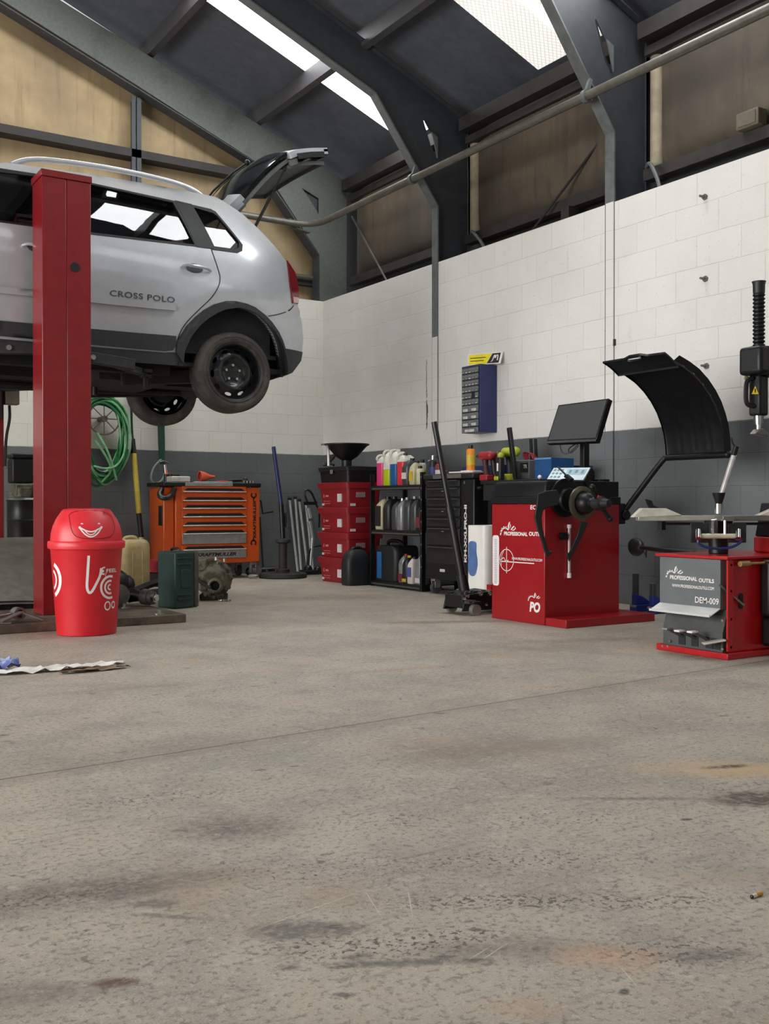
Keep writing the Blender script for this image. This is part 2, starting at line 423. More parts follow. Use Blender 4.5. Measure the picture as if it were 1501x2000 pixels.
    for (u_,v_,rx,ry,a,col,k) in ((800,1880,.19,.018,-28,(92,90,86),.8),(700,1868,.035,.02,-20,(88,84,80),.85),(300,1765,.06,.03,-35,(104,99,93),.8),(330,1790,.11,.012,-42,(106,100,94),.75),(565,1890,.03,.016,-30,(90,86,82),.8),(1218,1937,.016,.010,20,(60,58,54),.95),(1380,1865,.10,.03,-25,(108,103,96),.7),(1060,1455,.5,.10,-15,(140,128,116),.6),(240,1345,.55,.05,-4,(150,128,110),.55),(1150,1250,.6,.12,-20,(124,110,98),.55),(860,1215,.5,.1,-25,(104,96,86),.6),(60,1940,.2,.05,-25,(112,106,100),.6)):
        x_,y_=on(u_,v_); stain(x_,y_,rx,ry,a,col,k,.5,.7)
    for i in range(9):
        stain(1.10+rnd.uniform(-.35,.5),1.55+rnd.uniform(-.2,.2),rnd.uniform(.012,.035),rnd.uniform(.006,.012),rnd.uniform(-50,-10),(84,78,72),.85,.4,.7)
    for i in range(9):
        stain(rnd.uniform(.6,3.4),rnd.uniform(1.6,4.4),rnd.uniform(.01,.03),rnd.uniform(.006,.014),rnd.uniform(-40,0),(54,48,44),.9,.4,.6)
    # saw-cut joint
    ln=t.math('SUBTRACT',Y,t.math('MULTIPLY_ADD',X,.0686,2.948)); ln=t.math('ADD',ln,t.math('MULTIPLY_ADD',n1,.012,-.006))
    j=t.ramp(t.math('ABSOLUTE',ln),.002,.006,1,0)
    c=t.mix(t.math('MULTIPLY',j,.9),c,lin((70,60,52)))
    c=t.mix(t.ramp(t.math('ABSOLUTE',t.math('ADD',ln,.03)),.0,.09,.25,0),c,lin((116,106,96)))
    t.l.new(c,b.inputs['Base Color']); 
    t.l.new(t.math('MULTIPLY_ADD',n2,.22,.47),b.inputs['Roughness']); b.inputs['Specular IOR Level'].default_value=.4
    h=t.math('ADD',t.math('MULTIPLY',n3,.5),n2)
    t.l.new(t.bump(h,.22,.006),b.inputs['Normal']); return m
m_floor=floormat()
def boardmat(name,c1,c2,streak,blotch,blotch_amt):
    m=bpy.data.materials.new(name); m.use_nodes=True; t=NT(m); b=t.n['Principled BSDF']
    tc=t.new('ShaderNodeTexCoord').outputs['Object']
    mp=t.new('ShaderNodeMapping'); mp.inputs['Scale'].default_value=(7,7,.55); t.l.new(tc,mp.inputs[0])
    n1=t.noise(mp.outputs[0],1.6,6.0,.65); n2=t.noise(tc,1.5,5.0,.6,.6); n3=t.noise(tc,18.0,5.0,.65)
    c=t.mix(t.ramp(n2,.3,.7),lin(c1),lin(c2)); c=t.mix(t.ramp(n1,.5,.72,0,.6),c,lin(streak))
    c=t.mix(t.ramp(n3,.55,.75,0,.22),c,lin(streak)); c=t.mix(t.ramp(t.noise(tc,.8,4.0,.6),.3,.62,0,blotch_amt),c,lin(blotch))
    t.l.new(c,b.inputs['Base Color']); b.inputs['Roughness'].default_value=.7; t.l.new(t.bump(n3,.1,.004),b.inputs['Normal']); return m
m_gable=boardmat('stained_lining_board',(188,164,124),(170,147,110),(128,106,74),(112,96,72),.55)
m_lining=boardmat('dark_lining_board',(104,92,76),(88,78,64),(64,56,46),(48,43,38),.7)  # same lining board as the gable, in much darker tones
m_steel=mat('dark_painted_steel',(56,59,64),.55,dirt=((44,44,46),2.2,.5,.5))
m_steel_lit=mat('skylit_steel',(86,90,84),.55,dirt=((62,62,56),2.0,.48,.6),vscale=30)  # lighter copy of the dark frame steel; skylight on the gable put into its colour
m_flange=mat('grey_flange_paint',(98,102,102),.5,dirt=((70,68,62),3.0,.5,.5))
m_rail=mat('dirty_dark_rail',(46,42,40),.7,dirt=((30,27,25),4.0,.45,.6))
m_roof=mat('dark_roof_sheet',(80,83,91),.7,var=.1,dirt=((64,66,72),1.2,.45,.6),bump=.1)
m_backing=mat('dark_outer_sheet',(34,33,33),.8)
m_pipe=mat('galvanised_pipe',(98,95,87),.45,.35,dirt=((84,78,68),6.0,.5,.5))
m_purlin=mat('brown_primed_purlin',(60,58,60),.6)
# ================================================================= shell
O=(0,0,0)
YS=10.5; XS=5.86
struct(MB().box(-5.66,6.3,-4,10.9,-.12,0),'floor',m_floor,origin=O)
w=MB()
for y0,y1 in ((-4,-1.31),(-1.21,1.065),(1.165,3.44),(3.54,5.815),(5.915,8.19),(8.29,YS)): w.box(XS,XS+.2,y0,y1,0,3.15)
struct(w,'wall_right',m_blk_r,origin=O)
struct(MB().box(-5.66,XS+.2,YS,YS+.2,0,3.15),'wall_back',m_blk_b,origin=O)
# painted strips over the column flanges, with the open joint beside them
struct(MB().box(5.843,5.852,5.815,5.897,0,3.15),'trim_60',m_blk_r,origin=O)
struct(MB().box(5.843,5.852,8.19,8.272,0,2.42),'trim_61',m_blk_r,origin=O)
# gable lining above the back wall, right lining in pillow-like boards between the frames
gl=MB(); poly=[(-5.4,3.0),(6.2,3.0),(6.2,4.6),(.3,6.95),(-5.4,4.7)]
gl.prism([(x,10.78,z) for x,z in poly],(0,.04,0)); struct(gl,'trim_1',m_gable,origin=O)
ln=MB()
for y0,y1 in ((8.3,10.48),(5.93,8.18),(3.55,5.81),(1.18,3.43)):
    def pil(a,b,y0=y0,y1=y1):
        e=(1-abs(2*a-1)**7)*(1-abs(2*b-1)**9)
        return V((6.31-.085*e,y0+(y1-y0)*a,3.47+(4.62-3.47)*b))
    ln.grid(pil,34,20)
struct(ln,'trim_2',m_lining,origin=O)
for i,y in enumerate((8.135,5.76,3.385)):
    struct(MB().cyl((6.275,y,3.47),(6.275,y,4.43),.055,n=20),'trim_%d'%(70+i),mat('lit_edge_strip',(150,138,116),.7),origin=O)  # added strips; light caught by the lining's edge put into shape and colour
struct(MB().box(6.36,6.40,-4,10.9,2.6,4.9),'trim_3',m_backing,origin=O)
for i,(y0,y1) in enumerate(((8.3,10.48),(5.93,8.18),(3.55,5.81),(1.18,3.43))):
    struct(MB().box(6.17,6.26,y0,y1,3.36,3.45).box(6.2,6.32,y0,y1,3.2,3.27),'trim_%d'%(10+i),m_rail,origin=O)
    struct(MB().box(6.10,6.28,y0,y1,4.47,4.60).box(6.18,6.33,y0,y1,4.36,4.43),'trim_%d'%(20+i),m_rail,origin=O)
struct(MB().box(6.12,6.24,6.62,6.72,3.16,3.36),'trim_14',m_rail,origin=O)
# portal frames: web plate + inner flange
def portal(i,yc):
    out=[(6.255,0),(6.255,4.61),(6.122,4.66),(.3,7.02),(.3,6.62),(5.142,4.654),(5.867,3.699),(5.867,0)]
    tri=[(5.70,4.555),(5.80,4.42),(5.875,4.385),(5.875,4.18),(5.80,4.29)]
    w=MB(); w.cur=0
    w.patch(out,[tri],lambda a,b,o:V((a,yc+.006+o,b)),3.0,.012,seg=9.0)
    w.patch([(-(x-.3)+.3,z) for x,z in out],[],lambda a,b,o:V((a,yc+.006+o,b)),3.0,.012,seg=9.0)
    w.cur=1
    h=.05
    def fl(a,b):
        for sgn in (1,-1):
            f=lambda p:V(((p[0]-.3)*sgn+.3,yc,p[1]))
            w.bar(f(a),f(b),2*h,.014,up=V((-(b[1]-a[1]),0,b[0]-a[0])).normalized() if sgn==1 else V(((b[1]-a[1]),0,b[0]-a[0])).normalized())
    fl((5.860,0),(5.860,3.70)); fl((5.862,3.695),(5.137,4.65)); fl((5.14,4.648),(.3,6.613))
    w.cur=0; fl((6.122,4.667),(.3,7.027))
    w.cur=1; w.prism([(5.80,yc-.01,4.42),(5.875,yc-.01,4.385),(5.875,yc-.01,4.18)],(0,-.012,0))
    struct(w,'trim_%d'%(30+i),[m_steel,m_flange],origin=O,smooth=False)
for i,yc in enumerate((8.24,5.865,3.49,1.115,-1.26)): portal(i,yc)
# gable frame against the back wall
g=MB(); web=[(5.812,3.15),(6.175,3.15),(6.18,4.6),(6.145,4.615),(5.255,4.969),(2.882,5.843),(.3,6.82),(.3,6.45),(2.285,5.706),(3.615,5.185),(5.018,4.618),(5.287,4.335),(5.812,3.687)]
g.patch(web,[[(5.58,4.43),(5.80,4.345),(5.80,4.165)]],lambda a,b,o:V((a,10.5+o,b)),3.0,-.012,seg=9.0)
struct(g,'trim_40',m_steel_lit,origin=O,smooth=False)
g=MB()
for a,b in (((5.812,3.15),(5.812,3.69)),((5.812,3.687),(5.018,4.618)),((5.018,4.618),(.3,6.45))):
    g.bar(V((a[0],10.59,a[1])),V((b[0],10.59,b[1])),.16,.014,up=V((-(b[1]-a[1]),0,b[0]-a[0])).normalized())
g.prism([(5.58,10.53,4.43),(5.80,10.53,4.345),(5.80,10.53,4.165)],(0,.01,0))
struct(g,'trim_41',m_steel,origin=O,smooth=False)
struct(MB().box(3.60,3.705,10.60,10.612,3.15,5.10).box(3.645,3.655,10.6,10.77,3.15,5.10),'trim_42',m_steel,origin=O)
struct(MB().box(-5.4,5.05,10.60,10.77,4.46,4.545),'trim_43',m_rail,origin=O)
struct(MB().box(-5.4,5.85,10.68,10.77,3.36,3.42),'trim_44',m_rail,origin=O)
# roof sheets with skylights, and glowing strips added nearer the camera
def zr(x): return 7.25-.4*abs(x-.0) if x>0 else 7.25+.4*x
def roofstrip(mb,y0,y1,x0,x1,z0=0.0,t=.03):
    n=max(1,int((x1-x0)/.6))
    for k in range(n):
        a=x0+(x1-x0)*k/n;b=x0+(x1-x0)*(k+1)/n
        mb.prism([(a,y0,7.25-.4*a+z0),(b,y0,7.25-.4*b+z0),(b,y0,7.25-.4*b+z0+t),(a,y0,7.25-.4*a+z0+t)],(0,y1-y0,0))
def roofstripL(mb,y0,y1,t=.03):
    for a,b in ((-5.9,-3.0),(-3.0,.3)):
        za=7.13-.4*(.3-a);zb=7.13-.4*(.3-b)
        mb.prism([(a,y0,za),(b,y0,zb),(b,y0,zb+t),(a,y0,za+t)],(0,y1-y0,0))
rf=MB(); SKY=[(8.43,9.37),(6.10,7.17),(4.7,5.75),(1.5,2.55),(-.9,.15)]  # last three strips are unseen, added for light and the car glass reflection
ys=[-4]
for y0,y1 in reversed(SKY): ys+=[y0,y1]
ys.append(10.9)
for i in range(0,len(ys),2): roofstrip(rf,ys[i],ys[i+1],.3,6.6)
for k,(y0,y1) in enumerate(SKY): roofstrip(rf,y0,y1,.3,3.3 if k==2 else 1.0); roofstrip(rf,y0,y1,5.85 if k==2 else 6.25,6.6)
roofstripL(rf,-4,10.9)
struct(rf,'ceiling',m_roof,origin=O,smooth=False)
def skymat(name,strength,mesh=False):
    m=bpy.data.materials.new(name); m.use_nodes=True; t=NT(m); b=t.n['Principled BSDF']
    tc=t.new('ShaderNodeTexCoord').outputs['Object']
    b.inputs['Base Color'].default_value=(.75,.74,.70,1); b.inputs['Roughness'].default_value=.5
    n=t.noise(tc,3.0,4.0,.6)
    if mesh:   # wired sheet: diamond netting and corrugation bands in the daylight it lets through
        sp=t.new('ShaderNodeSeparateXYZ'); t.l.new(tc,sp.inputs[0])
        s1=t.math('SINE',t.math('MULTIPLY',t.math('ADD',sp.outputs[1],sp.outputs[0]),2*PI/.05)); s2=t.math('SINE',t.math('MULTIPLY',t.math('SUBTRACT',sp.outputs[1],sp.outputs[0]),2*PI/.05))
        net=t.math('MAXIMUM',t.ramp(s1,.35,.95),t.ramp(s2,.35,.95))
        band=t.ramp(t.math('ABSOLUTE',t.math('SUBTRACT',sp.outputs[1],6.62)),.0,.09,1,0)
        e=t.math('ADD',t.math('MULTIPLY_ADD',net,-.42,.98),t.math('MULTIPLY',band,.6))
        e=t.math('MULTIPLY',t.math('MULTIPLY_ADD',n,.25,.85),e)
        t.l.new(t.math('MULTIPLY',e,strength),b.inputs['Emission Strength']); b.inputs['Emission Color'].default_value=(1,.965,.88,1)
    else:
        t.l.new(t.math('MULTIPLY',t.math('MULTIPLY_ADD',n,.2,.9),strength),b.inputs['Emission Strength']); b.inputs['Emission Color'].default_value=(.95,.98,1,1)
    return m
SKYPOW=9.0
for i,(y0,y1) in enumerate(SKY):
    xa,xb=(3.3,5.85) if i==2 else (1.0,6.25)
    s=MB(); roofstrip(s,y0,y1,xa,xb,z0=.004,t=.012)
    struct(s,'window_%d'%(i+1),skymat('glow_sheet_%d'%i,(10.0,.74,9.0,2.7,.8)[i],i==1),origin=O,smooth=False)  # from the third on, unseen glowing sheets added to light the shed
for i,x in enumerate((5.04,3.80,2.56,1.32)):
    z=7.25-.4*x
    p=MB(); 
    p.prism([(x-.03,-4,z-.16),(x+.03,-4,z-.18),(x+.03,-4,z-.013),(x-.03,-4,z+.01)],(0,14.85,0))
    struct(p,'trim_%d'%(50+i),m_purlin,origin=O,smooth=False)
# other sides of the shed (behind and left of the camera): wall with a wide roller-door opening
lw=MB(); lw.box(-5.8,-5.66,-4,0,0,4.9).box(-5.8,-5.66,8.2,10.9,0,4.9).box(-5.8,-5.66,0,8.2,3.9,4.9)
struct(lw,'wall_left',mat('pale_block',(200,198,190),.7),origin=O)
fw=MB(); fw.box(-5.66,-3.6,-4.15,-4,0,7).box(3.0,6.3,-4.15,-4,0,5.6).box(-3.6,3.0,-4.15,-4,0,7)
struct(fw,'wall_front',MATS['pale_block'],origin=O)
# ---------------------------------------------------------------- services on the building
p=MB(); pts=[V((5.56,-3.9,3.913)),V((5.56,9.95,3.913))]+[V((5.56-.34*(1-math.cos(R(a))),9.95+.34*math.sin(R(a)),3.913+.03*a/90)) for a in (20,40,60,80,90)]+[V((5.0,10.3,3.945)),V((-5.3,10.3,3.96))]
p.tube(pts,.036,12)
pr=thing('overhead_pipe','long grey overhead pipe clipped under the roof frames and turning along the back gable','pipe',(5.56,3.0,3.88))
part(p,'pipe',m_pipe,pr,world=True)
for y in (8.20,5.82,3.45): 
    part(MB().cyl((5.56,y-.02,3.913),(5.56,y+.02,3.913),.05,n=14).bar((5.56,y,3.94),(5.60,y,4.05),.03,.03,up=V((0,1,0))),'pipe_clip',m_flange,pr,world=True)
part(MB().cyl((5.33,10.3,3.943),(5.30,10.3,3.943),.046,n=14).bar((5.31,10.3,3.9),(5.62,10.42,3.9),.06,.012),'pipe_clip',m_pipe,pr,world=True)
lg=MB(); lg.tube([V((5.3,10.66,3.44)),V((6.1,10.66,3.45))],.03,10)
solo(lg,'conduit',m_pipe,'short grey conduit crossing the corner column above the back wall','conduit')
def brace(a,b,lab):
    solo(MB().cyl(a,b,.011,n=8),'brace_rod',m_pipe if 'corner' in lab else m_backing,lab,'rod')
brace((6.24,10.48,4.197),(6.04,9.35,3.145),'thin steel brace rod slanting across the lining board nearest the corner')
brace((6.26,6.302,3.923),(6.04,7.12,3.145),'dark brace rod slanting across the lining board between the two columns')
for pts,lab in (([(6.2,8.1,3.47),(6.12,8.0,3.45),(6.08,7.9,3.40),(6.05,7.72,3.25),(6.04,7.66,3.13)],'grey cable looping down behind the far column onto the wall top'),
                ([(6.2,5.8,3.47),(6.12,5.71,3.47),(6.08,5.64,3.43),(6.05,5.54,3.27),(6.04,5.5,3.13)],'grey cable looping down behind the near column onto the wall top')):
    solo(MB().tube(smo(pts),.016,8),'cable',m_flange,lab,'cable')
jb=thing('junction_box','small grey junction box on the dark rail above the wall, top right','junction box',(6.15,4.75,3.455))
part(MB().box(6.1,6.2,4.67,4.86,3.455,3.575),'box_body',mat('beige_plastic',(96,90,76),.6,dirt=((90,82,66),5,.45,.5)),jb,world=True,bevel=.008)
part(MB().box(6.094,6.1,4.69,4.84,3.47,3.56),'cover',MATS['beige_plastic'],jb,world=True,bevel=.004)
m_bolt=mat('rusty_bolt',(120,112,104),.5,.5)
for (y,z,l) in ((4.928,2.961,'topmost'),(4.922,2.378,'middle'),(4.911,1.757,'lowest')):
    bt=thing('wall_bolt','%s of three rusty bolts sticking out of the white wall above the arched hood'%l,'bolt',(5.86,y,z-.02))
    part(MB().cyl((5.865,y,z),(5.80,y,z),.009,n=8),'stud',m_bolt,bt,world=True)
    part(MB().cyl((5.862,y,z),(5.845,y,z),.022,n=6),'nut',m_bolt,bt,world=True)
jb2=MB().box(5.845,5.862,5.80,5.86,2.02,2.07)
solo(jb2,'rusty_bracket',m_rail,'small rusty stub on the near column beside the white blocks','bracket')
m_grey2=mat('wall_plate_grey',(150,150,146),.5)
# ================================================================= the raised car
m_silver=mat('silver_car_paint',(186,189,194),.34,.35,var=.03,coat=.8,spec=.5)
m_blackpl=mat('black_textured_plastic',(52,54,57),.6,var=.15,vscale=60)
m_seal=mat('black_rubber_seal',(14,15,17),.5)
m_tyre=mat('dusty_tyre_rubber',(54,50,47),.75,dirt=((98,90,80),7.0,.45,.45),vscale=25)
m_rim=mat('black_steel_rim',(24,26,28),.35,.3,coat=.3)
m_under=mat('grimy_underbody',(24,24,25),.8,dirt=((58,52,46),5.0,.5,.5))
m_inner=mat('dark_car_trim',(26,28,31),.8)
m_seat=mat('dark_seat_cloth',(32,34,40),.9)
m_glass=glassmat('tinted_car_glass',(.34,.36,.38),r0=.02)
m_glassd=glassmat('dark_privacy_glass',(.10,.11,.12),r0=.03)
m_lampred=mat('red_tail_lens',(112,14,26),.15,coat=1.0)
m_lampclr=mat('clear_tail_lens',(205,170,172),.15,coat=1.0)
m_chrome=mat('chrome',(205,205,205),.12,1.0,var=.03)
m_steelb=mat('bright_steel',(176,178,178),.3,.9)
m_letter=mat('dark_lettering',(70,74,80),.5)
YC=7.95
car=thing('car','silver five-door hatchback raised on the red post lift with its tailgate open','car',(1.95,YC,1.465))
def lerp_tab(tab,x):
    if x<=tab[0][0]: return tab[0][1]
    for (a,b),(c,d) in zip(tab,tab[1:]):
        if x<=c:
            t=(x-a)/(c-a); t=t*t*(3-2*t); return b+(d-b)*t
    return tab[-1][1]
HZ=[(1.70,.785),(1.90,.810),(2.10,.832),(2.25,.840),(2.42,.838),(2.56,.823),(2.66,.803),(2.80,.764),(2.95,.708),(3.05,.663),(3.12,.625),(3.17,.58)]
def hz(z):
    n=len(HZ); z=max(HZ[0][0],min(HZ[-1][0]-1e-6,z)); i=max(k for k in range(n-1) if HZ[k][0]<=z)
    sl=[(HZ[k+1][1]-HZ[k][1])/(HZ[k+1][0]-HZ[k][0]) for k in range(n-1)]
    tg=lambda k:sl[0] if k==0 else sl[-1] if k==n-1 else (sl[k-1]+sl[k])/2
    d=HZ[i+1][0]-HZ[i][0]; t=(z-HZ[i][0])/d; t2=t*t;t3=t2*t
    return (2*t3-3*t2+1)*HZ[i][1]+(t3-2*t2+t)*d*tg(i)+(-2*t3+3*t2)*HZ[i+1][1]+(t3-t2)*d*tg(i+1)
def half(x,z):
    h=hz(z)
    if x>2.95:
        t=(x-2.95)/.95; h-=(.17*t**2.6)*(1.0 if z>2.3 else 1.15)
    if x<.75:
        t=(.75-x)/.85; h-=.22*t**2.4
    d=math.hypot(x-3.22,z-1.80)     # swell over the rear arch
    if z>1.6: h+=.014*math.exp(-((d-.56)/.12)**2)
    return h
def side(sgn,off=0.0):
    def fn(a,b,o):
        e=.004; h=half(a,b); nx=-(half(a+e,b)-half(a-e,b))/(2*e); nz=-(half(a,b+e)-half(a,b-e))/(2*e)
        n=V((nx,1,nz)).normalized(); p=V((a,h,b))+n*(off+o)
        return V((p.x,YC+sgn*p.y,p.z))
    return fn
BODY=[(3.15,3.135),(3.25,3.085),(3.36,3.02),(3.51,2.895),(3.63,2.785),(3.725,2.68),(3.79,2.60),(3.815,2.46),(3.80,2.37),(3.845,2.29),(3.875,2.22),(3.895,2.11),(3.885,2.0),
      (3.66,2.0),(3.655,1.90),(2.80,1.90),(2.755,2.0),(1.2,2.0),(1.17,1.85),(.33,1.85),(.30,2.0),(-.02,2.0),(-.08,2.12),(-.04,2.26),(.12,2.38),(.45,2.50),(.78,2.57),(1.08,2.82),(1.42,3.06),(1.60,3.115),(2.2,3.145),(2.8,3.148)]
def arcpts(cx,cz,r,a0,a1,n=20,rz=None):
    rz=rz or r
    return [(cx+r*math.cos(R(a0+(a1-a0)*i/n)),cz+rz*math.sin(R(a0+(a1-a0)*i/n))) for i in range(n+1)]
ARI=[(2.80,1.78),(2.812,1.90),(2.858,2.01),(2.92,2.09),(2.985,2.15),(3.06,2.20),(3.126,2.232),(3.235,2.258),(3.32,2.25),(3.405,2.222),(3.49,2.165),(3.556,2.095),(3.60,2.02),(3.63,1.93),(3.638,1.78)]
W1=[(.98,2.655),(2.02,2.662),(2.02,3.062),(1.50,3.045),(1.20,2.86)]
W2=[(2.10,2.664),(2.925,2.687),(2.80,3.024),(2.10,3.064)]
W3=[(3.05,2.686),(3.245,2.690),(3.285,2.712),(3.295,2.76),(3.12,2.985),(3.085,3.002),(2.925,3.016)]
LAMP=[(3.715,2.70),(3.79,2.612),(3.817,2.46),(3.802,2.365),(3.745,2.36),(3.722,2.52)]
for sgn,nm in ((-1,'near'),(1,'far')):
    s=MB()
    outer=BODY
    # wheel arch cut into the outline, windows as holes
    ol=[p for p in BODY if not (p in ((3.66,2.0),(3.655,1.90),(2.80,1.90),(2.755,2.0)))]
    i=ol.index((3.885,2.0)); ol=ol[:i+1]+[(3.66,2.0)]+list(reversed(ARI))[1:-1]+[(2.755,1.86)]+[(1.2,1.86)]+ol[i+2:]
    ol=[p for p in ol if p not in ((1.2,2.0),)]
    s.patch(ol,[W1,W2,W3],side(sgn),.05 if sgn<0 else .09,.03,seg=.03 if sgn<0 else .06)
    part(s,'body_side',m_silver,car,world=True,ang=50)
    # glass and dark frames
    for wi,(w,gm) in enumerate(((W1,m_glass),(W2,m_glassd),(W3,m_glassd))):
        g=MB(); g.patch(w,[],side(sgn,-.012),.12,None,seg=.08)
        part(g,'side_window',gm,car,world=True,recalc=True)
    f=MB()
    for w in (W1,W2,W3):
        c=(sum(p[0] for p in w)/len(w),sum(p[1] for p in w)/len(w))
        def inset(p,d):
            l=math.hypot(p[0]-c[0],p[1]-c[1]); return (p[0]-(p[0]-c[0])/l*d,p[1]-(p[1]-c[1])/l*d)
        f.patch([inset(p,-.012) for p in w],[[inset(p,.022) for p in w]],side(sgn,.004),.1,.014,seg=.05)
    f.patch([(2.80,3.035),(2.93,3.025),(3.06,2.683),(2.915,2.680)],[],side(sgn,.006),.1,.01)
    f.patch([(2.0,3.075),(2.11,3.075),(2.115,2.655),(2.005,2.655)],[],side(sgn,.006),.1,.01)
    part(f,'window_frame',m_seal,car,world=True)
    # arch flare, sill cladding, rub strip
    a=MB(); ARO=[(2.745,1.885),(2.752,1.965),(2.82,2.08),(2.885,2.15),(2.95,2.208),(3.03,2.258),(3.126,2.293),(3.20,2.303),(3.275,2.299),(3.37,2.276),(3.462,2.230),(3.53,2.182),(3.597,2.118),(3.64,2.06),(3.675,1.995),(3.70,1.90),(3.66,1.775)]
    a.patch(ARO+[(3.638,1.775)]+list(reversed(ARI))[1:-1]+[(2.806,1.81)],[],side(sgn,.022),.04,.05,seg=.03)
    part(a,'arch_flare',m_blackpl,car,world=True,ang=60)
    c2=MB(); c2.patch([(1.18,1.90),(1.18,1.995),(2.742,2.0),(2.742,1.93),(2.72,1.895),(2.66,1.884)],[],side(sgn,.012),.08,.02)
    part(c2,'sill_cladding',m_blackpl,car,world=True)
    c3=MB(); c3.patch([(1.16,1.79),(1.16,1.878),(2.66,1.876),(2.735,1.885),(2.80,1.845),(2.81,1.79)],[],side(sgn,.004),.08,.05)
    part(c3,'sill_skirt',m_blackpl,car,world=True)
    c4=MB(); c4.patch([(1.25,2.172),(1.25,2.214),(2.72,2.222),(2.735,2.20),(2.728,2.178)],[],side(sgn,.026),.06,.03)
    part(c4,'rub_strip',m_silver,car,world=True)
    # door shut lines
    for ln_ in ([(3.035,2.68),(3.045,2.645),(3.085,2.501),(3.09,2.46),(3.075,2.40),(3.02,2.31),(2.923,2.215),(2.84,2.13),(2.783,2.053),(2.755,1.97),(2.748,1.89)],[(2.06,2.66),(2.065,2.4),(2.06,2.0)],[(1.06,2.6),(1.05,2.4),(1.06,2.0)],
                [(3.50,2.225),(3.60,2.25),(3.72,2.30),(3.76,2.345)]):
        d=MB(); q=[(p.x,p.y) for p in smo([V((x,z,0)) for x,z in ln_],2)]
        stroke(d,q,.007,lambda x,z:side(sgn,.0025)(x,z,0))
        part(d,'shut_line',m_seal,car,world=True,smooth=False)
    for hx in (2.79,1.66):
        h=MB(); sf=side(sgn)
        h.tube([sf(hx+.0,2.512,.012),sf(hx+.03,2.517,.036),sf(hx+.11,2.514,.042),sf(hx+.19,2.508,.036),sf(hx+.225,2.502,.012)],.013,8,rs=[.009,.012,.013,.012,.009])
        ho=part(h,'door_handle',m_silver,car,world=True)
        cup=MB(); cup.patch(ring2(hx+.10,2.512,.066,18,.036),[],side(sgn,.003),.05); part(cup,'handle_recess',m_letter,ho,world=True)
    l=MB(); l.patch(LAMP,[],side(sgn,.012),.04,.03,seg=.03); lo=part(l,'tail_lamp',m_lampred,car,world=True)
    l=MB(); l.patch([(3.752,2.365),(3.80,2.37),(3.807,2.415),(3.748,2.41)],[],side(sgn,.016),.04,.01); part(l,'reverse_lens',m_lampclr,lo,world=True)
    # roof rail
    rl=MB(); tabx=[1.66,1.72,1.80,1.90,2.2,2.5,2.75,2.92,3.02,3.08,3.11]; tabz=[3.13,3.165,3.19,3.205,3.222,3.222,3.21,3.19,3.16,3.12,3.10]
    rl.tube(smo([V((x,YC+sgn*(.565-.02*max(0,x-2.9)),z)) for x,z in zip(tabx,tabz)],2),.02,10); part(rl,'roof_rail',m_silver,car,world=True)
    # wing mirror
    mi=MB(); mi.ball((1.10,YC+sgn*.91,2.70),.10,16,(.62,1.05,.72)); mi.bar((1.12,YC+sgn*.78,2.665),(1.11,YC+sgn*.86,2.68),.06,.04); part(mi,'wing_mirror',m_silver,car,world=True)
lettering('CROSS POLO',m_letter,car,lambda a,b:side(-1,.004)(2.255+a,2.238+b,0),.475,.042,bold=.012,space=1.1)
# roof skin, bonnet, front and rear ends: strips across the car along the outline
def strip(name,contour,m,crown=.04,axis='z',n=14,inset=0.0):
    def fn(a,b):
        k=min(len(contour)-1.0001,a*(len(contour)-1)); i=int(k); t=k-i
        x=contour[i][0]*(1-t)+contour[i+1][0]*t; z=contour[i][1]*(1-t)+contour[i+1][1]*t
        h=half(x,z)-inset; s=2*b-1; c=crown*(1-s*s)
        if axis=='z': z+=c
        elif axis=='x': x+=c
        else: x-=c
        return V((x,YC+s*h,z))
    mb=MB(); mb.grid(fn,len(contour)*2,n); return part(mb,name,m,car,world=True,ang=50)
strip('roof',[(1.44,3.07),(1.60,3.115),(2.2,3.145),(2.8,3.148),(3.15,3.135),(3.27,3.075)],m_silver,.05)
strip('bonnet',[(-.04,2.26),(.12,2.38),(.45,2.50),(.80,2.575)],m_silver,.06)
strip('windscreen',[(.80,2.575),(1.08,2.82),(1.44,3.07)],m_glass,.05)
strip('front_bumper',[(-.04,2.26),(-.08,2.12),(-.02,2.0),(.05,1.78)],m_silver,.16,'-x')
strip('rear_bumper',[(3.815,2.44),(3.80,2.37),(3.845,2.29),(3.875,2.22),(3.895,2.11),(3.885,2.0)],m_silver,.07,'x')
strip('rear_bumper_lower',[(3.888,2.0),(3.872,1.93),(3.77,1.82),(3.64,1.775)],m_blackpl,.07,'x')
for sgn in (-1,1):
    b=MB(); b.patch([(3.66,2.0),(3.885,2.0),(3.872,1.93),(3.77,1.82),(3.66,1.775),(3.638,1.775),(3.63,1.93)],[],side(sgn,.006),.05,.03,seg=.04); part(b,'bumper_corner',m_blackpl,car,world=True)
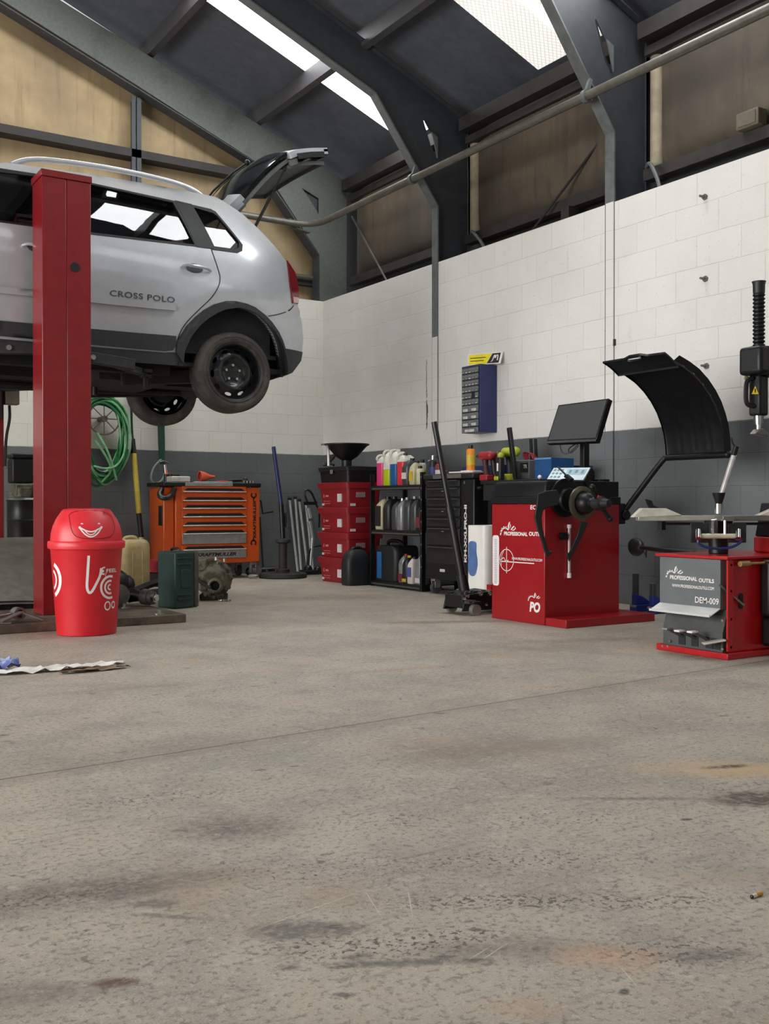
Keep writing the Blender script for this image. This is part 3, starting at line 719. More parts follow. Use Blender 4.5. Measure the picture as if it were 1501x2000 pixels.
# underside and cabin
u=MB()
u.box(.2,3.64,YC-.74,YC+.74,1.80,1.83).box(.9,2.75,YC-.70,YC-.60,1.73,1.82).box(.9,2.75,YC+.60,YC+.70,1.73,1.82)
u.box(1.0,3.3,YC-.12,YC+.12,1.72,1.82).box(2.3,2.85,YC-.45,YC+.45,1.70,1.82)
u.bar((2.45,YC-.5,1.70),(3.2,YC-.62,1.76),.09,.09).bar((2.45,YC+.5,1.70),(3.2,YC+.62,1.76),.09,.09).cyl((2.85,YC-.6,1.76),(2.85,YC+.6,1.76),.055,n=12)
u.tube(smo([(1.0,YC+.2,1.70),(2.2,YC+.22,1.68),(2.8,YC+.4,1.72),(3.4,YC+.45,1.74)]),.03,8)
u.cyl((3.35,YC-.25,1.77),(3.35,YC+.45,1.77),.09,n=14)
part(u,'underbody',m_under,car,world=True)
for sgn in (-1,1):
    for cx in (3.22,.76):
        wl=MB(); q=lambda a,b,o,s=sgn:V((a,YC+s*(.60+o),b)); wl.patch([(cx-.46,1.79),(cx-.40,2.06),(cx-.2,2.22),(cx,2.27),(cx+.2,2.22),(cx+.40,2.06),(cx+.45,1.79)],[],q,.3)
        def liner(a,b,cx=cx,s=sgn): t=R(-8+196*a); return V((cx+.45*math.cos(t),YC+s*(.58+.235*b),1.80+.47*max(-.03,math.sin(t))))
        wl.grid(liner,24,2); part(wl,'wheel_liner',m_under,car,world=True)
cb=MB()
for sx,w in ((1.42,0),(2.42,1)):
    for y in ((-.36,.36) if not w else (0,)):
        ww=.24 if not w else .60
        cb.box(sx,sx+.46,YC+y-ww,YC+y+ww,2.12,2.32)
        cb.prism([(sx+.40,YC+y-ww,2.30),(sx+.54,YC+y-ww,2.28),(sx+.66,YC+y-ww,2.80),(sx+.57,YC+y-ww,2.81)],(0,2*ww,0))
    for y in (-.36,.36): cb.box(sx+.60,sx+.68,YC+y-.13,YC+y+.13,2.84,3.0)
part(cb,'seat_set',m_seat,car,world=True,bevel=.03)
ci=MB(); ci.box(.85,1.12,YC-.70,YC+.70,2.35,2.64).box(.9,3.6,YC-.74,YC+.74,1.9,1.93).box(1.9,3.0,YC-.55,YC+.55,3.12,3.13)
for sgn in (-1,1): ci.patch([(1.0,1.9),(3.55,1.9),(3.55,2.4),(3.2,2.62),(1.0,2.62)],[],lambda a,b,o,s=sgn:V((a,YC+s*.735,b)),.8)
ci.tube([V((1.25+.16*math.cos(R(t))*.35,YC-.36+.18*math.sin(R(t)),2.60+.18*math.cos(R(t)))) for t in range(0,360,20)],.015,8,True)
part(ci,'cabin_trim',m_inner,car,world=True)
part(MB().cyl((2.95,YC+.02,3.19),(3.03,YC+.02,3.235),.008,n=6),'aerial',m_seal,car,world=True)
# tailgate, swung up about the rear edge of the roof
GP=[(3.33,3.10),(3.40,3.18),(3.455,3.245),(3.52,3.33),(3.60,3.425),(3.68,3.505),(3.765,3.585),(3.85,3.63),(3.95,3.662),(4.06,3.685),(4.14,3.70)]
def gate(off):
    def fn(a,b,o):
        k=max(0,min(len(GP)-1.0001,a*(len(GP)-1))); i=int(k); t=k-i
        x=GP[i][0]*(1-t)+GP[i+1][0]*t; z=GP[i][1]*(1-t)+GP[i+1][1]*t
        dx,dz=GP[i+1][0]-GP[i][0],GP[i+1][1]-GP[i][1]; l=math.hypot(dx,dz); nx,nz=-dz/l,dx/l
        hw=.50+.10*min(1,a*1.5); s=b; e=.095*(1-abs(s)**2.2)*math.sin(PI*min(1,.15+a*.85))**.6
        e+=off+o
        return V((x+nx*e,YC+s*hw,z+nz*e))
    return fn
def gq(a0,a1,b0,b1): return [(a0,b0),(a1,b0),(a1,b1),(a0,b1)]
tg=MB(); tg.patch(gq(.62,1,-1,1),[],gate(0),.12,.05,seg=.08); tg.patch(gq(0,.10,-1,1),[],gate(.012),.1,.06,seg=.08)
gt=part(tg,'tailgate',m_silver,car,world=True,ang=60)
gg=MB(); gg.patch(gq(.10,.63,-.97,.97),[],gate(.004),.12,.02,seg=.06); part(gg,'rear_window',mat('black_gloss_glass',(20,24,26),.06,coat=1.0,var=.05),gt,world=True,ang=60)
gi=MB(); gi.patch(gq(.08,.62,-.93,-.86),[],gate(-.045),.1,.03); gi.patch(gq(.08,.62,.86,.93),[],gate(-.045),.1,.03)
gi.patch(gq(.60,.97,-.92,.92),[],gate(-.10),.15,.03); gi.patch(gq(.02,.12,-.95,.95),[],gate(-.05),.15,.03)
gi.patch(gq(.62,.70,-.97,.97),[],gate(-.06),.15,.05)
part(gi,'inner_trim',mat('grey_gate_trim',(104,108,106),.6),gt,world=True)
gl2=MB(); gl2.patch(gq(.70,.95,-1.012,-.86),[],gate(-.03),.15,.045); part(gl2,'plate_recess',m_seal,gt,world=True)
sp_=MB(); sp_.patch(gq(.955,1.06,-1.0,1.0),[],gate(-.01),.15,.02); part(sp_,'gate_lip',m_silver,gt,world=True)
sh=MB(); sh.patch(gq(-.01,.13,-1.02,-.70),[],gate(.03),.1,.05); part(sh,'spoiler_corner',m_silver,gt,world=True)
wp=MB(); g0=gate(.03); wp.tube([g0(.60,.05,-.01),g0(.5,.16,-.01),g0(.36,.42,-.01),g0(.26,.6,-.01)],.009,6); wp.ball(g0(.60,.05,-.01),.025,10); part(wp,'rear_wiper',m_seal,gt,world=True)
for y in (-.545,.545):
    s_=MB(); a=V((3.50,YC+y*.96,2.93)); b=V((3.775,YC+y,3.47)); m_=a.lerp(b,.55); s_.cyl(a,m_,.012,n=8).cyl(m_,b,.007,n=8).ball(a,.018,8).ball(b,.016,8); part(s_,'gas_strut',m_seal,car,world=True)
# wheels
def make_wheel(cx,s):
    """s=-1 near side; y grows inward"""
    cy=YC+s*.83; cz=1.772; M=frame(V((cx,cy,cz)),V((1,0,0)),V((0,0,1)),V((0,s,0)))
    t=MB(); prof=[(.208,-.012),(.222,.004),(.25,.012),(.275,.010),(.292,-.002),(.302,-.022),(.305,-.05),(.305,-.15),(.300,-.172),(.285,-.186),(.25,-.192),(.215,-.18)]
    t.lathe(prof,56,M,caps=False)
    for r in (.228,.262): t.lathe([(r-.003,.009),(r,.014),(r+.003,.0105)],56,M,caps=False)
    wr=part(t,'tyre',m_tyre,car,world=True)
    for g in (-.07,-.10,-.13):
        pass
    d=MB(); hub=[]
    def dish(a,b,o):
        r=math.hypot(a,b); z=lerp_tab([(0,-.052),(.035,-.05),(.07,-.056),(.082,-.05),(.105,-.028),(.135,-.026),(.15,-.042),(.18,-.056),(.198,-.06)],r)
        return M@V((a,b,z+o))
    holes=[]
    for i in range(10):
        t0=2*PI*i/10+.1; c=(.166*math.cos(t0),.166*math.sin(t0)); holes.append([(c[0]+.028*math.cos(q)*-math.sin(t0)+.0125*math.sin(q)*math.cos(t0),c[1]+.028*math.cos(q)*math.cos(t0)+.0125*math.sin(q)*math.sin(t0)) for q in [2*PI*k/12 for k in range(12)]])
    d.patch(ring2(0,0,.198,48),holes,dish,.02,.008,seg=.02)
    d.lathe([(.198,-.06),(.198,-.018),(.205,-.008),(.213,-.006),(.216,-.014),(.210,-.03),(.20,-.07),(.192,-.17),(.2,-.185)],48,M,caps=False)
    ro=part(d,'wheel_rim',m_rim,wr,world=True)
    for i in range(5):
        t0=2*PI*i/5+PI/2; nb=MB().cyl(M@V((.056*math.cos(t0),.056*math.sin(t0),-.058)),M@V((.056*math.cos(t0),.056*math.sin(t0),-.038)),.0105,n=6)
        part(nb,'wheel_bolt',m_steelb,wr,world=True)
    br=MB(); br.lathe([(.03,-.1),(.105,-.1),(.105,-.16),(.03,-.16)],24,M,caps=False); br.cyl(M@V((0,0,-.05)),M@V((0,0,-.3)),.035,n=12); part(br,'brake_drum',m_under,wr,world=True)
    return wr
for cx in (3.215,.76):
    for s in (-1,1): make_wheel(cx,s)
# ================================================================= two-post lift
m_red=mat('red_lift_paint',(124,20,26),.34,var=.08,coat=.25,dirt=((110,30,32),3.0,.5,.4))
m_plate=mat('worn_brown_steel',(86,76,68),.6,.35,dirt=((128,116,100),4.0,.45,.7))
m_arm=mat('dark_lift_arm',(48,52,54),.55,.2,dirt=((84,86,82),5.0,.5,.4))
def post(lab,x,y,f,grp):
    t=thing('lift_post',lab,'lift post',(x+.157,y+.12,.055 if f<0 else 0),0,grp)
    z0=.056 if f<0 else .001
    b=MB(); b.box(x,x+.155,y,y+.25,z0,2.89).box(x+.158,x+.315,y,y+.25,z0,2.89)
    b.box(x+.15,x+.165,y+.006,y+.244,z0,2.88)
    part(b,'column',m_red,t,world=True,bevel=.004)
    c=MB(); c.box(x-.006,x+.322,y-.006,y+.262,2.892,2.935); part(c,'top_cap',m_red,t,world=True,bevel=.003)
    yy=y-.003 if f<0 else y+.253
    part(MB().cyl((x+.21,y-.003,2.325),(x+.21,y+.002,2.325),.031,n=24),'access_hole',m_seal,t,world=True)
    return t
nearp=post('red lift post in front of the silver car, beside the swing bin',1.70,6.75,-1,None)
farp=post('dark red lift post behind the car at the left edge',1.665,9.15,1,None)
cv=MB(); cv.box(1.985,2.10,9.10,9.20,1.63,1.80); part(cv,'control_box',mat('beige_control_box',(120,112,98),.6),farp,world=True,bevel=.006)
cv=MB(); cv.tube(smo([(2.02,9.12,1.62),(2.02,9.1,1.5),(1.99,9.12,1.35),(1.985,9.13,1.1)]),.012,6); part(cv,'control_cable',m_seal,farp,world=True)
bp=thing('lift_base_plate','long worn brown steel base plate on the floor under the near lift post','base plate',(1.6,6.8,0))
b=MB(); b.box(.7,2.515,6.345,7.25,.001,.055); part(b,'plate',m_plate,bp,world=True,bevel=.004)
for x,y in ((2.36,6.42),(2.30,6.95),(1.2,6.42)):
    part(MB().cyl((x,y,.055),(x,y,.062),.035,n=16).cyl((x,y,.06),(x,y,.085),.016,n=6),'anchor_bolt',m_steelb,bp,world=True)
def arm(lab,par,a,b,tip,w,h,pad):
    o=part(MB().bar(a,b,w,h),'swing_arm',m_arm,par,world=True,bevel=.004); o['label']=lab
    e=V(tip); part(MB().bar(V(a).lerp(V(b),.5),e,w*.7,h*.7),'arm_extension',m_arm,o,world=True,bevel=.004)
    part(MB().cyl(e+V((0,0,-.11)),e+V((0,0,.02)),.022,n=12).cyl(e,V((e.x,e.y,pad)),.06,n=16).cyl(e+V((0,0,-.03)),e+V((0,0,-.015)),.05,n=12),'lift_pad',m_seal,o,world=True)
    p=V(a).lerp(V(b),.35); part(MB().cyl(p+V((0,-w/2-.014,0)),p+V((0,-w/2+.004,0)),.018,n=10),'pivot_pin',m_steelb,o,world=True)
arm('dark arm reaching rearwards under the sill',nearp,(1.95,7.07,1.80),(2.42,7.10,1.765),(2.56,7.24,1.73),.07,.075,1.755)
arm('dark arm reaching forwards under the sill',nearp,(1.75,7.08,1.82),(1.20,7.10,1.79),(1.02,7.24,1.73),.07,.075,1.755)
arm('dark arm reaching rearwards under the car floor',farp,(1.93,9.02,1.77),(2.40,8.35,1.76),(2.43,8.05,1.745),.10,.08,1.785)
arm('thick dark arm crossing the left edge',farp,(1.85,9.02,1.775),(1.45,8.75,1.775),(1.05,8.5,1.75),.13,.10,1.785)
for par,y0,y1,lab in ((nearp,7.003,7.035,'near'),(farp,9.08,9.145,'far')):
    c=part(MB().box(1.73,1.99,y0,y1,1.45,1.87) if par is nearp else MB().box(1.68,1.95,y0,y1,1.5,1.9),'carriage',m_arm,par,world=True,bevel=.004)
    part(MB().box(1.735,1.79,y0-.004,y1+.03,1.87,1.94),'stop_block',m_arm,c,world=True,bevel=.003)
# ================================================================= swing bin
m_binred=mat('bright_red_plastic',(196,24,36),.38,var=.05,spec=.5)
m_lidred=mat('toplit_red_plastic',(214,44,54),.38,var=.05)  # lighter copy of the bin red; light from above put into the lid colour
m_white=mat('white_print',(232,226,224),.5,var=.04)
BX,BY=1.80,6.13
bn=thing('swing_bin','tall bright red plastic swing bin with a smiling white face on its lid','bin',(BX,BY,0))
FA=math.atan2(-BY,-BX)          # towards the room's viewer side
def brad(z): return .172+(.208-.172)*z/.52
b=MB(); b.lathe([(.165,.0),(.172,.004),(.1745,.03),(brad(.5),.5),(.212,.512),(.20,.512),(.165,.03),(.002,.03)],48)
part(b,'bin_body',m_binred,bn)
b=MB(); b.lathe([(.205,.512),(.222,.512),(.2245,.525),(.2245,.548),(.219,.556),(.205,.558),(.205,.545)],48,caps=False); part(b,'rim_band',m_lidred,bn)
LP=[(.2085,.556),(.205,.60),(.194,.645),(.176,.685),(.158,.712),(.145,.732),(.132,.744),(.10,.749),(.001,.750)]
b=MB(); b.lathe(LP,48); part(b,'lid_dome',m_lidred,bn,ang=50)
def lid_r(z): 
    for (r0,z0),(r1,z1) in zip(LP,LP[1:]):
        if z<=z1: return r0+(r1-r0)*(z-z0)/(z1-z0) if z1>z0 else r1
    return .1
LD=FA+.12
def flap(a,b,o,off=.006):   # a: across (m), b: height
    r=lid_r(b); flat=.12
    y=a; rr=(r*.965+off)+o; x=math.sqrt(max(.0001,(r+off+o)**2-y*y)); x=x*(1-flat*.35)+rr*flat*.35-.004
    return V((x*math.cos(LD)-y*math.sin(LD),x*math.sin(LD)+y*math.cos(LD),b))
fp=sm([(-.115,.738),(.118,.738),(.150,.64),(.13,.592),(.09,.574),(-.06,.574),(-.10,.60),(-.112,.66)],2)
b=MB(); b.patch(fp,[],flap,.02,.012,seg=.015); fl=part(b,'swing_flap',m_lidred,bn,ang=50)
b=MB(); q=[flap(p[0],p[1],.0) for p in fp]; b.tube(q,.0022,5,True); part(b,'flap_gap',mat('dark_red_gap',(110,16,20),.6),fl)
F2=lambda a,b_:flap(a,b_,.0018)
sl=MB(); up=[(-.062+.0124*i,.640-.026*math.sin(PI*i/10)) for i in range(11)]; lo=[(-.062+.0124*i,.640-.056*math.sin(PI*i/10)**.8) for i in range(11)]
stroke(sl,up,.008,F2); stroke(sl,lo,.008,F2); stroke(sl,[(-.064,.644),(-.058,.632)],.012,F2); stroke(sl,[(.064,.644),(.058,.632)],.012,F2)
lo2=[(p[0]*.8,p[1]+.012) for p in lo[1:-1]]; stroke(sl,lo2,.006,F2)
part(sl,'smile',m_white,fl,smooth=False,recalc=False)
sl=MB(); 
for x in (-.048,.048): part(stroke(MB(),[(x-.006,.658),(x,.662),(x+.006,.658)],.006,F2),'cheek_mark',m_white,fl,smooth=False,recalc=False)
def bs(a,z):      # a: metres round the bucket from the viewer-facing line
    r=brad(z)+.0015; t=FA+a/r
    return V((r*math.cos(t),r*math.sin(t),z))
def cm(pts,it=2): return [(p.x,p.y) for p in smo([V((x,y,0)) for x,y in pts],it)]
def mark(pts,w,it=2):
    m_=MB(); stroke(m_,cm(pts,it),w,bs); return part(m_,'printed_mark',m_white,bn,smooth=False,recalc=False)
mark([(.012,.475),(.005,.36),(.0,.29),(.012,.255),(.03,.262),(.06,.32),(.078,.355),(.085,.40)],.015)
mark([(.108,.405),(.088,.398),(.084,.388),(.104,.384),(.085,.374),(.083,.366),(.106,.364)],.009,1)
mark([(.115,.372),(.112,.348),(.122,.345)],.004,1)
for r,w in ((.062,.014),(.036,.012),(.014,.010)):
    mark([(.145+r*math.cos(R(t)),.285+r*1.05*math.sin(R(t))) for t in range(70,300,20)],w,1)
mark([(.128+.02*math.cos(R(t)),.175+.024*math.sin(R(t))) for t in range(0,361,20)],.008,1)
lettering('FEEL',m_white,bn,lambda a,b_:wm(bn)@bs(.118+a,.372+b_),.085,.022,bold=.02)
lettering('O',m_white,bn,lambda a,b_:wm(bn)@bs(.158+a,.155+b_),.036,.046,bold=.03)
for r,w in ((.095,.024),(.055,.016)):
    mark([(-.262+r*math.cos(R(t)),.33+r*1.02*math.sin(R(t))) for t in range(-70,71,14)],w,1)
# ================================================================= things on and round the lift base
m_dkgreen=mat('dark_green_plastic',(26,56,52),.5,dirt=((70,74,68),5.0,.55,.4))
m_grime=mat('grimy_grey_plastic',(70,68,62),.7,dirt=((120,112,98),9.0,.5,.6))
c=P(340,1192,Z=.0)
tc_=thing('tool_case','dark green plastic tool case standing upright on the floor beside the lift base','tool case',(2.82,7.33,0),R(17))
b=MB(); b.box(-.10,.075,-.13,.09,.0,.425); cs=part(b,'case_shell',m_dkgreen,tc_,bevel=.016,seg=3)
b=MB(); b.box(.078,.125,-.125,.085,.004,.42); part(b,'case_back',m_grime,tc_,bevel=.012)
for z in (.07,.105,.375,.33):
    part(MB().box(-.085,.045,-.140,-.128,z-.006,z+.006),'moulded_rib',m_dkgreen,cs,bevel=.002)
part(MB().box(-.05,.03,-.137,-.125,.15,.29),'side_panel',m_dkgreen,cs,bevel=.004)
part(MB().box(.126,.137,-.06,.0,.14,.30),'latch_plate',m_seal,tc_,bevel=.003)
part(MB().tube(smo([(-.01,-.06,.42),(-.01,-.05,.445),(-.01,.03,.445),(-.01,.04,.42)]),.010,6),'carry_handle',m_seal,tc_)
# gearbox casting
m_alloy=mat('oily_alloy_casting',(112,106,90),.6,.35,dirt=((46,42,36),9.0,.42,.75),bump=.3)
gb=thing('gearbox','dirty alloy gearbox casting lying on the floor behind the green tool case','gearbox',(3.29,7.70,0),R(-28)); gb.scale=(.84,.84,.84)
M0=frame(V((0,0,.21)),V((1,0,0)),V((0,0,1)),V((0,-1,0)))
b=MB(); b.lathe([(.05,.12),(.10,.115),(.125,.09),(.135,.03),(.165,.02),(.172,.0),(.172,-.03),(.15,-.04),(.14,-.14),(.10,-.17),(.001,-.17)],24,M0,sy=1.08)
for i in range(12):
    t=2*PI*i/12; p=M0@V((.165*math.cos(t),.178*math.sin(t),0)); b.cyl(p+V((0,-.03,0)),p+V((0,.04,0)),.016,n=8)
for i in range(6):
    t=2*PI*i/6+.3; b.bar(M0@V((.07*math.cos(t),.07*math.sin(t),.10)),M0@V((.15*math.cos(t),.15*math.sin(t),.02)),.014,.05,up=V((0,-1,0)))
gbo=part(b,'bell_housing',m_alloy,gb)
b=MB(); M1=frame(V((.02,-.13,.15)),V((1,0,0)),V((0,0,1)),V((0,-1,0))); b.lathe([(.06,-.06),(.075,.0),(.07,.03),(.055,.035),(.045,.028),(.042,-.03),(.001,-.03)],22,M1); part(b,'output_boss',m_alloy,gb)
part(MB().lathe([(.001,.004),(.042,.004)],20,M1),'shaft_hole',m_seal,gb)
b=MB(); b.box(-.17,-.06,-.09,.14,.20,.40).box(-.14,-.05,-.12,.0,.10,.22); b.cyl((-.11,-.10,.33),(-.11,-.05,.33),.05,n=14); part(b,'gear_case',m_alloy,gb,bevel=.018,seg=3)
b=MB(); b.cyl((-.20,-.1,.24),(-.02,-.16,.13),.018,n=10).cyl((-.22,-.09,.25),(-.19,-.1,.235),.028,n=12); part(b,'selector_rod',m_under,gb)
b=MB(); b.box(-.14,.12,-.02,.16,.001,.06); part(b,'shadow_base',m_under,gb,bevel=.012)  # dark block added for the shadow under the casting
for i in range(5): part(MB().cyl((.06+.022*i,-.17+.012*(i%2),.012),(.075+.022*i,-.15,.012),.012,n=7),'loose_bolt',m_chrome,gb)
for x,z in ((.02,.385),(.10,.37)): part(MB().cyl((x,-.03,z),(x,-.03,z+.03),.014,n=6),'studs',m_steelb,gb)
# drive shaft
m_greasy=mat('greasy_black_rubber',(20,20,21),.45)
ds=thing('drive_shaft','greasy drive shaft with a shiny steel hub end lying on the lift base plate','drive shaft',(2.35,6.95,.056))
a=P(262,1160,Y=7.06); e=P(300,1170,Y=6.93); e=V((e.x,e.y,.115)); a=V((a.x,7.09,.13))
d=(e-a).normalized()
part(MB().cyl(a,e-d*.06,.026,n=14),'shaft',m_under,ds,world=True)
part(MB().cyl(e-d*.09,e-d*.03,.056,n=18).cyl(e-d*.03,e-d*.0,.046,n=18),'hub',mat('grey_forged_steel',(104,104,100),.45,.6,dirt=((50,46,40),9,.45,.6)),ds,world=True)
part(MB().cyl(e-d*.02,e+d*.022,.033,n=6).cyl(e,e+d*.03,.02,n=14),'hub_nut',m_chrome,ds,world=True)
part(MB().cyl(a-d*.02,a+d*.10,.055,.03,n=16),'rubber_boot',m_greasy,ds,world=True)
# black rubber boot pile / joint behind the bin
st=thing('strut_assembly','black greasy suspension strut lumped behind the swing bin','car part',(2.12,7.16,.055))
c0=P(228,1125,Y=7.12); 
b=MB(); b.ball((c0.x,7.12,.23),.085,14,(1,.9,1.0)).ball((c0.x+.07,7.16,.20),.075,12).ball((c0.x-.03,7.12,.33),.05,12,(1,1,1.2)); part(b,'rubber_gaiter',m_greasy,st,world=True)
b=MB(); b.cyl((c0.x-.05,7.10,.10),(c0.x+.08,7.17,.10),.03,n=12).cyl((c0.x-.02,7.05,.15),(c0.x-.02,7.05,.064),.045,n=14); part(b,'strut_tube',m_under,st,world=True)
b=MB(); M1=frame(V((c0.x-.03,7.0,.142)),V((1,0,0)),V((0,0,1)),V((0,-1,0))); b.lathe([(.03,0),(.075,.004),(.078,.02),(.03,.03)],20,M1); part(b,'hub_disc',MATS['grey_forged_steel'],st,world=True)
# jerrycan
m_natural=mat('yellowed_plastic',(178,158,112),.5,dirt=((120,98,60),4.0,.5,.5),spec=.4)
jc=P(258,1150,Z=0)
def jerry(name,lab,cat,x,y,rz,w,d,h,m,capm,group=None,zz=0,capside=-1):
    t=thing(name,lab,cat,(x,y,zz),rz,group)
    b=MB(); r=.035
    rings=[]
    for z,k in ((.0,.92),(.012,1),(h*.80,1),(h*.87,.97),(h*.93,.84),(h*.955,.66)):
        rings.append([V((p[0]*k,p[1]*(k if k<1 else 1),z)) for p in rrect(-w/2,w/2,-d/2,d/2,min(w,d)*.22,5)])
    b.loft(rings); part(b,'can_body',m,t,ang=55)
    part(MB().tube(smo([(-w*.30,0,h*.93),(-w*.26,0,h*.99),(w*.10,0,h*1.0),(w*.18,0,h*.93)],2),.017,8),'can_handle',m,t)
    part(MB().cyl((capside*-w*.32,0,h*.90),(capside*-w*.32,0,h*.985),.024,n=16),'screw_cap',capm,t)
    for sx in (-1,1): part(MB().box(sx*w*.17-.005,sx*w*.17+.005,-d/2-.002,-d/2+.006,h*.12,h*.74),'moulded_rib',m,t,bevel=.002)
    return t
jerry('jerrycan','yellowed plastic jerrycan standing behind the swing bin near the hose pole','jerrycan',3.07,9.05,R(6),.27,.24,.48,m_natural,m_natural)
# red box with black lower part and black hoses
rb=thing('toolbox','small red and black toolbox on the floor between the jerrycan and the orange cabinet','toolbox',(3.52,9.35,0),R(8))
b=MB(); b.box(-.17,.17,-.12,.12,.13,.25); part(b,'lid',mat('toolbox_red',(150,26,34),.4),rb,bevel=.012); part(MB().box(-.165,.165,-.115,.115,0,.128),'base',m_seal,rb,bevel=.008)
part(MB().prism([(-.12,-.122,.03),(-.05,-.122,.03),(-.02,-.122,.115),(-.09,-.122,.115)],(0,.006,0)),'grey_latch',mat('light_grey_plastic',(150,150,150),.5),rb)
hs=MB().tube(smo([(2.62,7.75,.09),(2.78,7.7,.16),(2.95,7.72,.19),(3.08,7.76,.12),(3.0,7.82,.06),(2.75,7.85,.05)],3),.028,8)
hs2=MB().tube(smo([(2.55,7.62,.05),(2.75,7.6,.10),(2.95,7.66,.08),(3.1,7.72,.05)],3),.03,8)
solo(hs,'rubber_hose',m_greasy,'black rubber hose arching off the floor behind the drive shaft','hose'); solo(hs2,'rubber_hose',m_greasy,'thick black rubber hose lying flat on the floor just behind the drive shaft','hose')
# grey moulded panel leaning at the left edge, tools at its foot
m_panel=mat('dusty_grey_panel',(128,126,116),.65,dirt=((96,94,86),3.0,.45,.5))
def pf(a,b): 
    p0=V((1.15,7.42,.075)).lerp(V((1.99,7.58,.07)),a); q0=V((1.25,8.55,.46)).lerp(V((2.32,8.75,.50)),a)
    p=p0.lerp(q0,b); return p+V((0,0,.05*math.sin(PI*b)+.02*math.sin(PI*a)))
gp=MB(); gp.grid(pf,14,14); gp.grid(lambda a,b:pf(a,b)-V((0,0,.022)),14,14)
o=solo(gp,'undertray_panel',m_panel,'dusty grey moulded car panel lying on the floor under the lift at the left edge','car panel')
gp2=MB(); gp2.box(1.15,2.1,7.62,8.5,.002,.07); solo(gp2,'floor_block',m_under,'low black block under the dusty grey panel at the left edge','block',bevel=.01)
# torque wrench / steering knuckle on the plate
tw=thing('ratchet_wrench','grey steel socket wrench lying on the near end of the lift base plate','wrench',(1.35,6.55,.056))
e1=P(33,1197,Y=6.55); e1=V((e1.x,6.55,.10)); e2=P(-20,1205,Y=6.5); e2=V((e2.x,6.5,.085))
m_socket=mat('worn_socket_steel',(126,124,120),.4,.7)
part(MB().bar(e2,e1,.03,.02),'wrench_handle',m_socket,tw,world=True,bevel=.005)
part(MB().cyl(e1+V((0,.03,0)),e1+V((.012,-.035,0)),.038,n=20),'wrench_head',m_socket,tw,world=True)
part(MB().cyl(e1+V((.012,-.0345,0)),e1+V((.013,-.037,0)),.026,n=18),'socket_bore',m_seal,tw,world=True)
br_=thing('bent_bracket','bent steel bracket lying on the base plate beside the socket wrench','bracket',(1.5,6.5,.056))
b=MB(); b.bar((1.36,6.40,.07),(1.50,6.46,.115),.05,.008).bar((1.50,6.46,.115),(1.62,6.42,.065),.05,.008).bar((1.25,6.42,.062),(1.42,6.38,.062),.04,.008); part(b,'bracket_plate',m_socket,br_,world=True)
# black machine by the far post: drum with an engine on top
dm=thing('oil_drain_tank','black drum on legs with a black motor housing on top, between the two lift posts','tank',(2.36,9.86,0))
M2=Matrix.Translation(V((2.33,9.86,0)))
b=MB(); b.lathe([(.001,.415),(.165,.415),(.168,.43),(.168,.62),(.173,.628),(.168,.636),(.168,.80),(.174,.81),(.174,.83),(.16,.835),(.001,.835)],30,M2); part(b,'drum',mat('satin_black_drum',(24,25,26),.4),dm,world=True)
b=MB(); b.lathe([(.172,.812),(.178,.822),(.172,.832)],30,M2,caps=False); part(b,'drum_rim',m_steelb,dm,world=True)
for a in (20,140,260): part(MB().cyl((2.33+.13*math.cos(R(a)),9.86+.13*math.sin(R(a)),.42),(2.33+.16*math.cos(R(a)),9.86+.16*math.sin(R(a)),.0),.018,n=8),'leg',m_rail,dm,world=True)
b=MB(); b.cyl((2.30,9.82,.84),(2.30,9.82,.93),.09,n=14).box(2.22,2.45,9.76,9.95,.86,.96).cyl((2.42,9.8,.88),(2.46,9.76,.90),.03,n=10); part(b,'pump',m_alloy,dm,world=True,bevel=.006)
b=MB(); b.box(2.185,2.385,9.76,9.96,.97,1.20); part(b,'motor_housing',m_seal,dm,world=True,bevel=.02,seg=3); part(MB().box(2.18,2.392,9.755,9.965,1.20,1.245),'motor_cap',m_seal,dm,world=True,bevel=.012)
part(MB().ball((2.40,9.84,1.07),.06,12,(.7,1,1.2)),'motor_knob',m_seal,dm,world=True)
# paper and rag litter
m_paper=mat('crumpled_white_paper',(226,222,214),.8,dirt=((150,140,124),8,.55,.4))
m_rag=mat('blue_white_rag',(196,202,226),.85,dirt=((66,84,168),9.0,.42,.85))
def crumple(mb,cx,cy,lx,ly,a,h,seed,nu=12,nv=5):
    r=random.Random(seed); ca,sa=math.cos(R(a)),math.sin(R(a))
    Z=[[r.random()*h for i in range(nu+1)] for j in range(nv+1)]
    E=[[(r.uniform(-.5,.5)/nu*lx,r.uniform(-.5,.5)/nv*ly) for i in range(nu+1)] for j in range(nv+1)]
    def fn(u,v):
        i=round(u*nu);j=round(v*nv); w=1-.55*abs(2*u-1)**3; ex,ey=E[j][i]
        x=(u-.5)*lx+ex; y=(v-.5)*ly*w+ey
        return V((cx+x*ca-y*sa,cy+x*sa+y*ca,.003+Z[j][i]))
    mb.grid(fn,nu,nv)
b=MB(); crumple(b,1.28,4.83,.62,.10,-3,.022,3,18,5); solo(b,'torn_paper',m_paper,'long torn strip of white paper lying on the floor at the left edge','paper',smooth=True,ang=20)
b=MB(); crumple(b,1.42,4.72,.32,.06,4,.014,5,10,4); solo(b,'cardboard_scrap',mat('brown_cardboard',(122,100,76),.85),'flattened brown cardboard scrap under the torn white paper strip','cardboard',ang=20)
b=MB(); crumple(b,1.0,4.955,.26,.14,5,.06,8,10,7); solo(b,'rag',m_rag,'crumpled blue and white rag on the floor at the left edge','rag',ang=30)
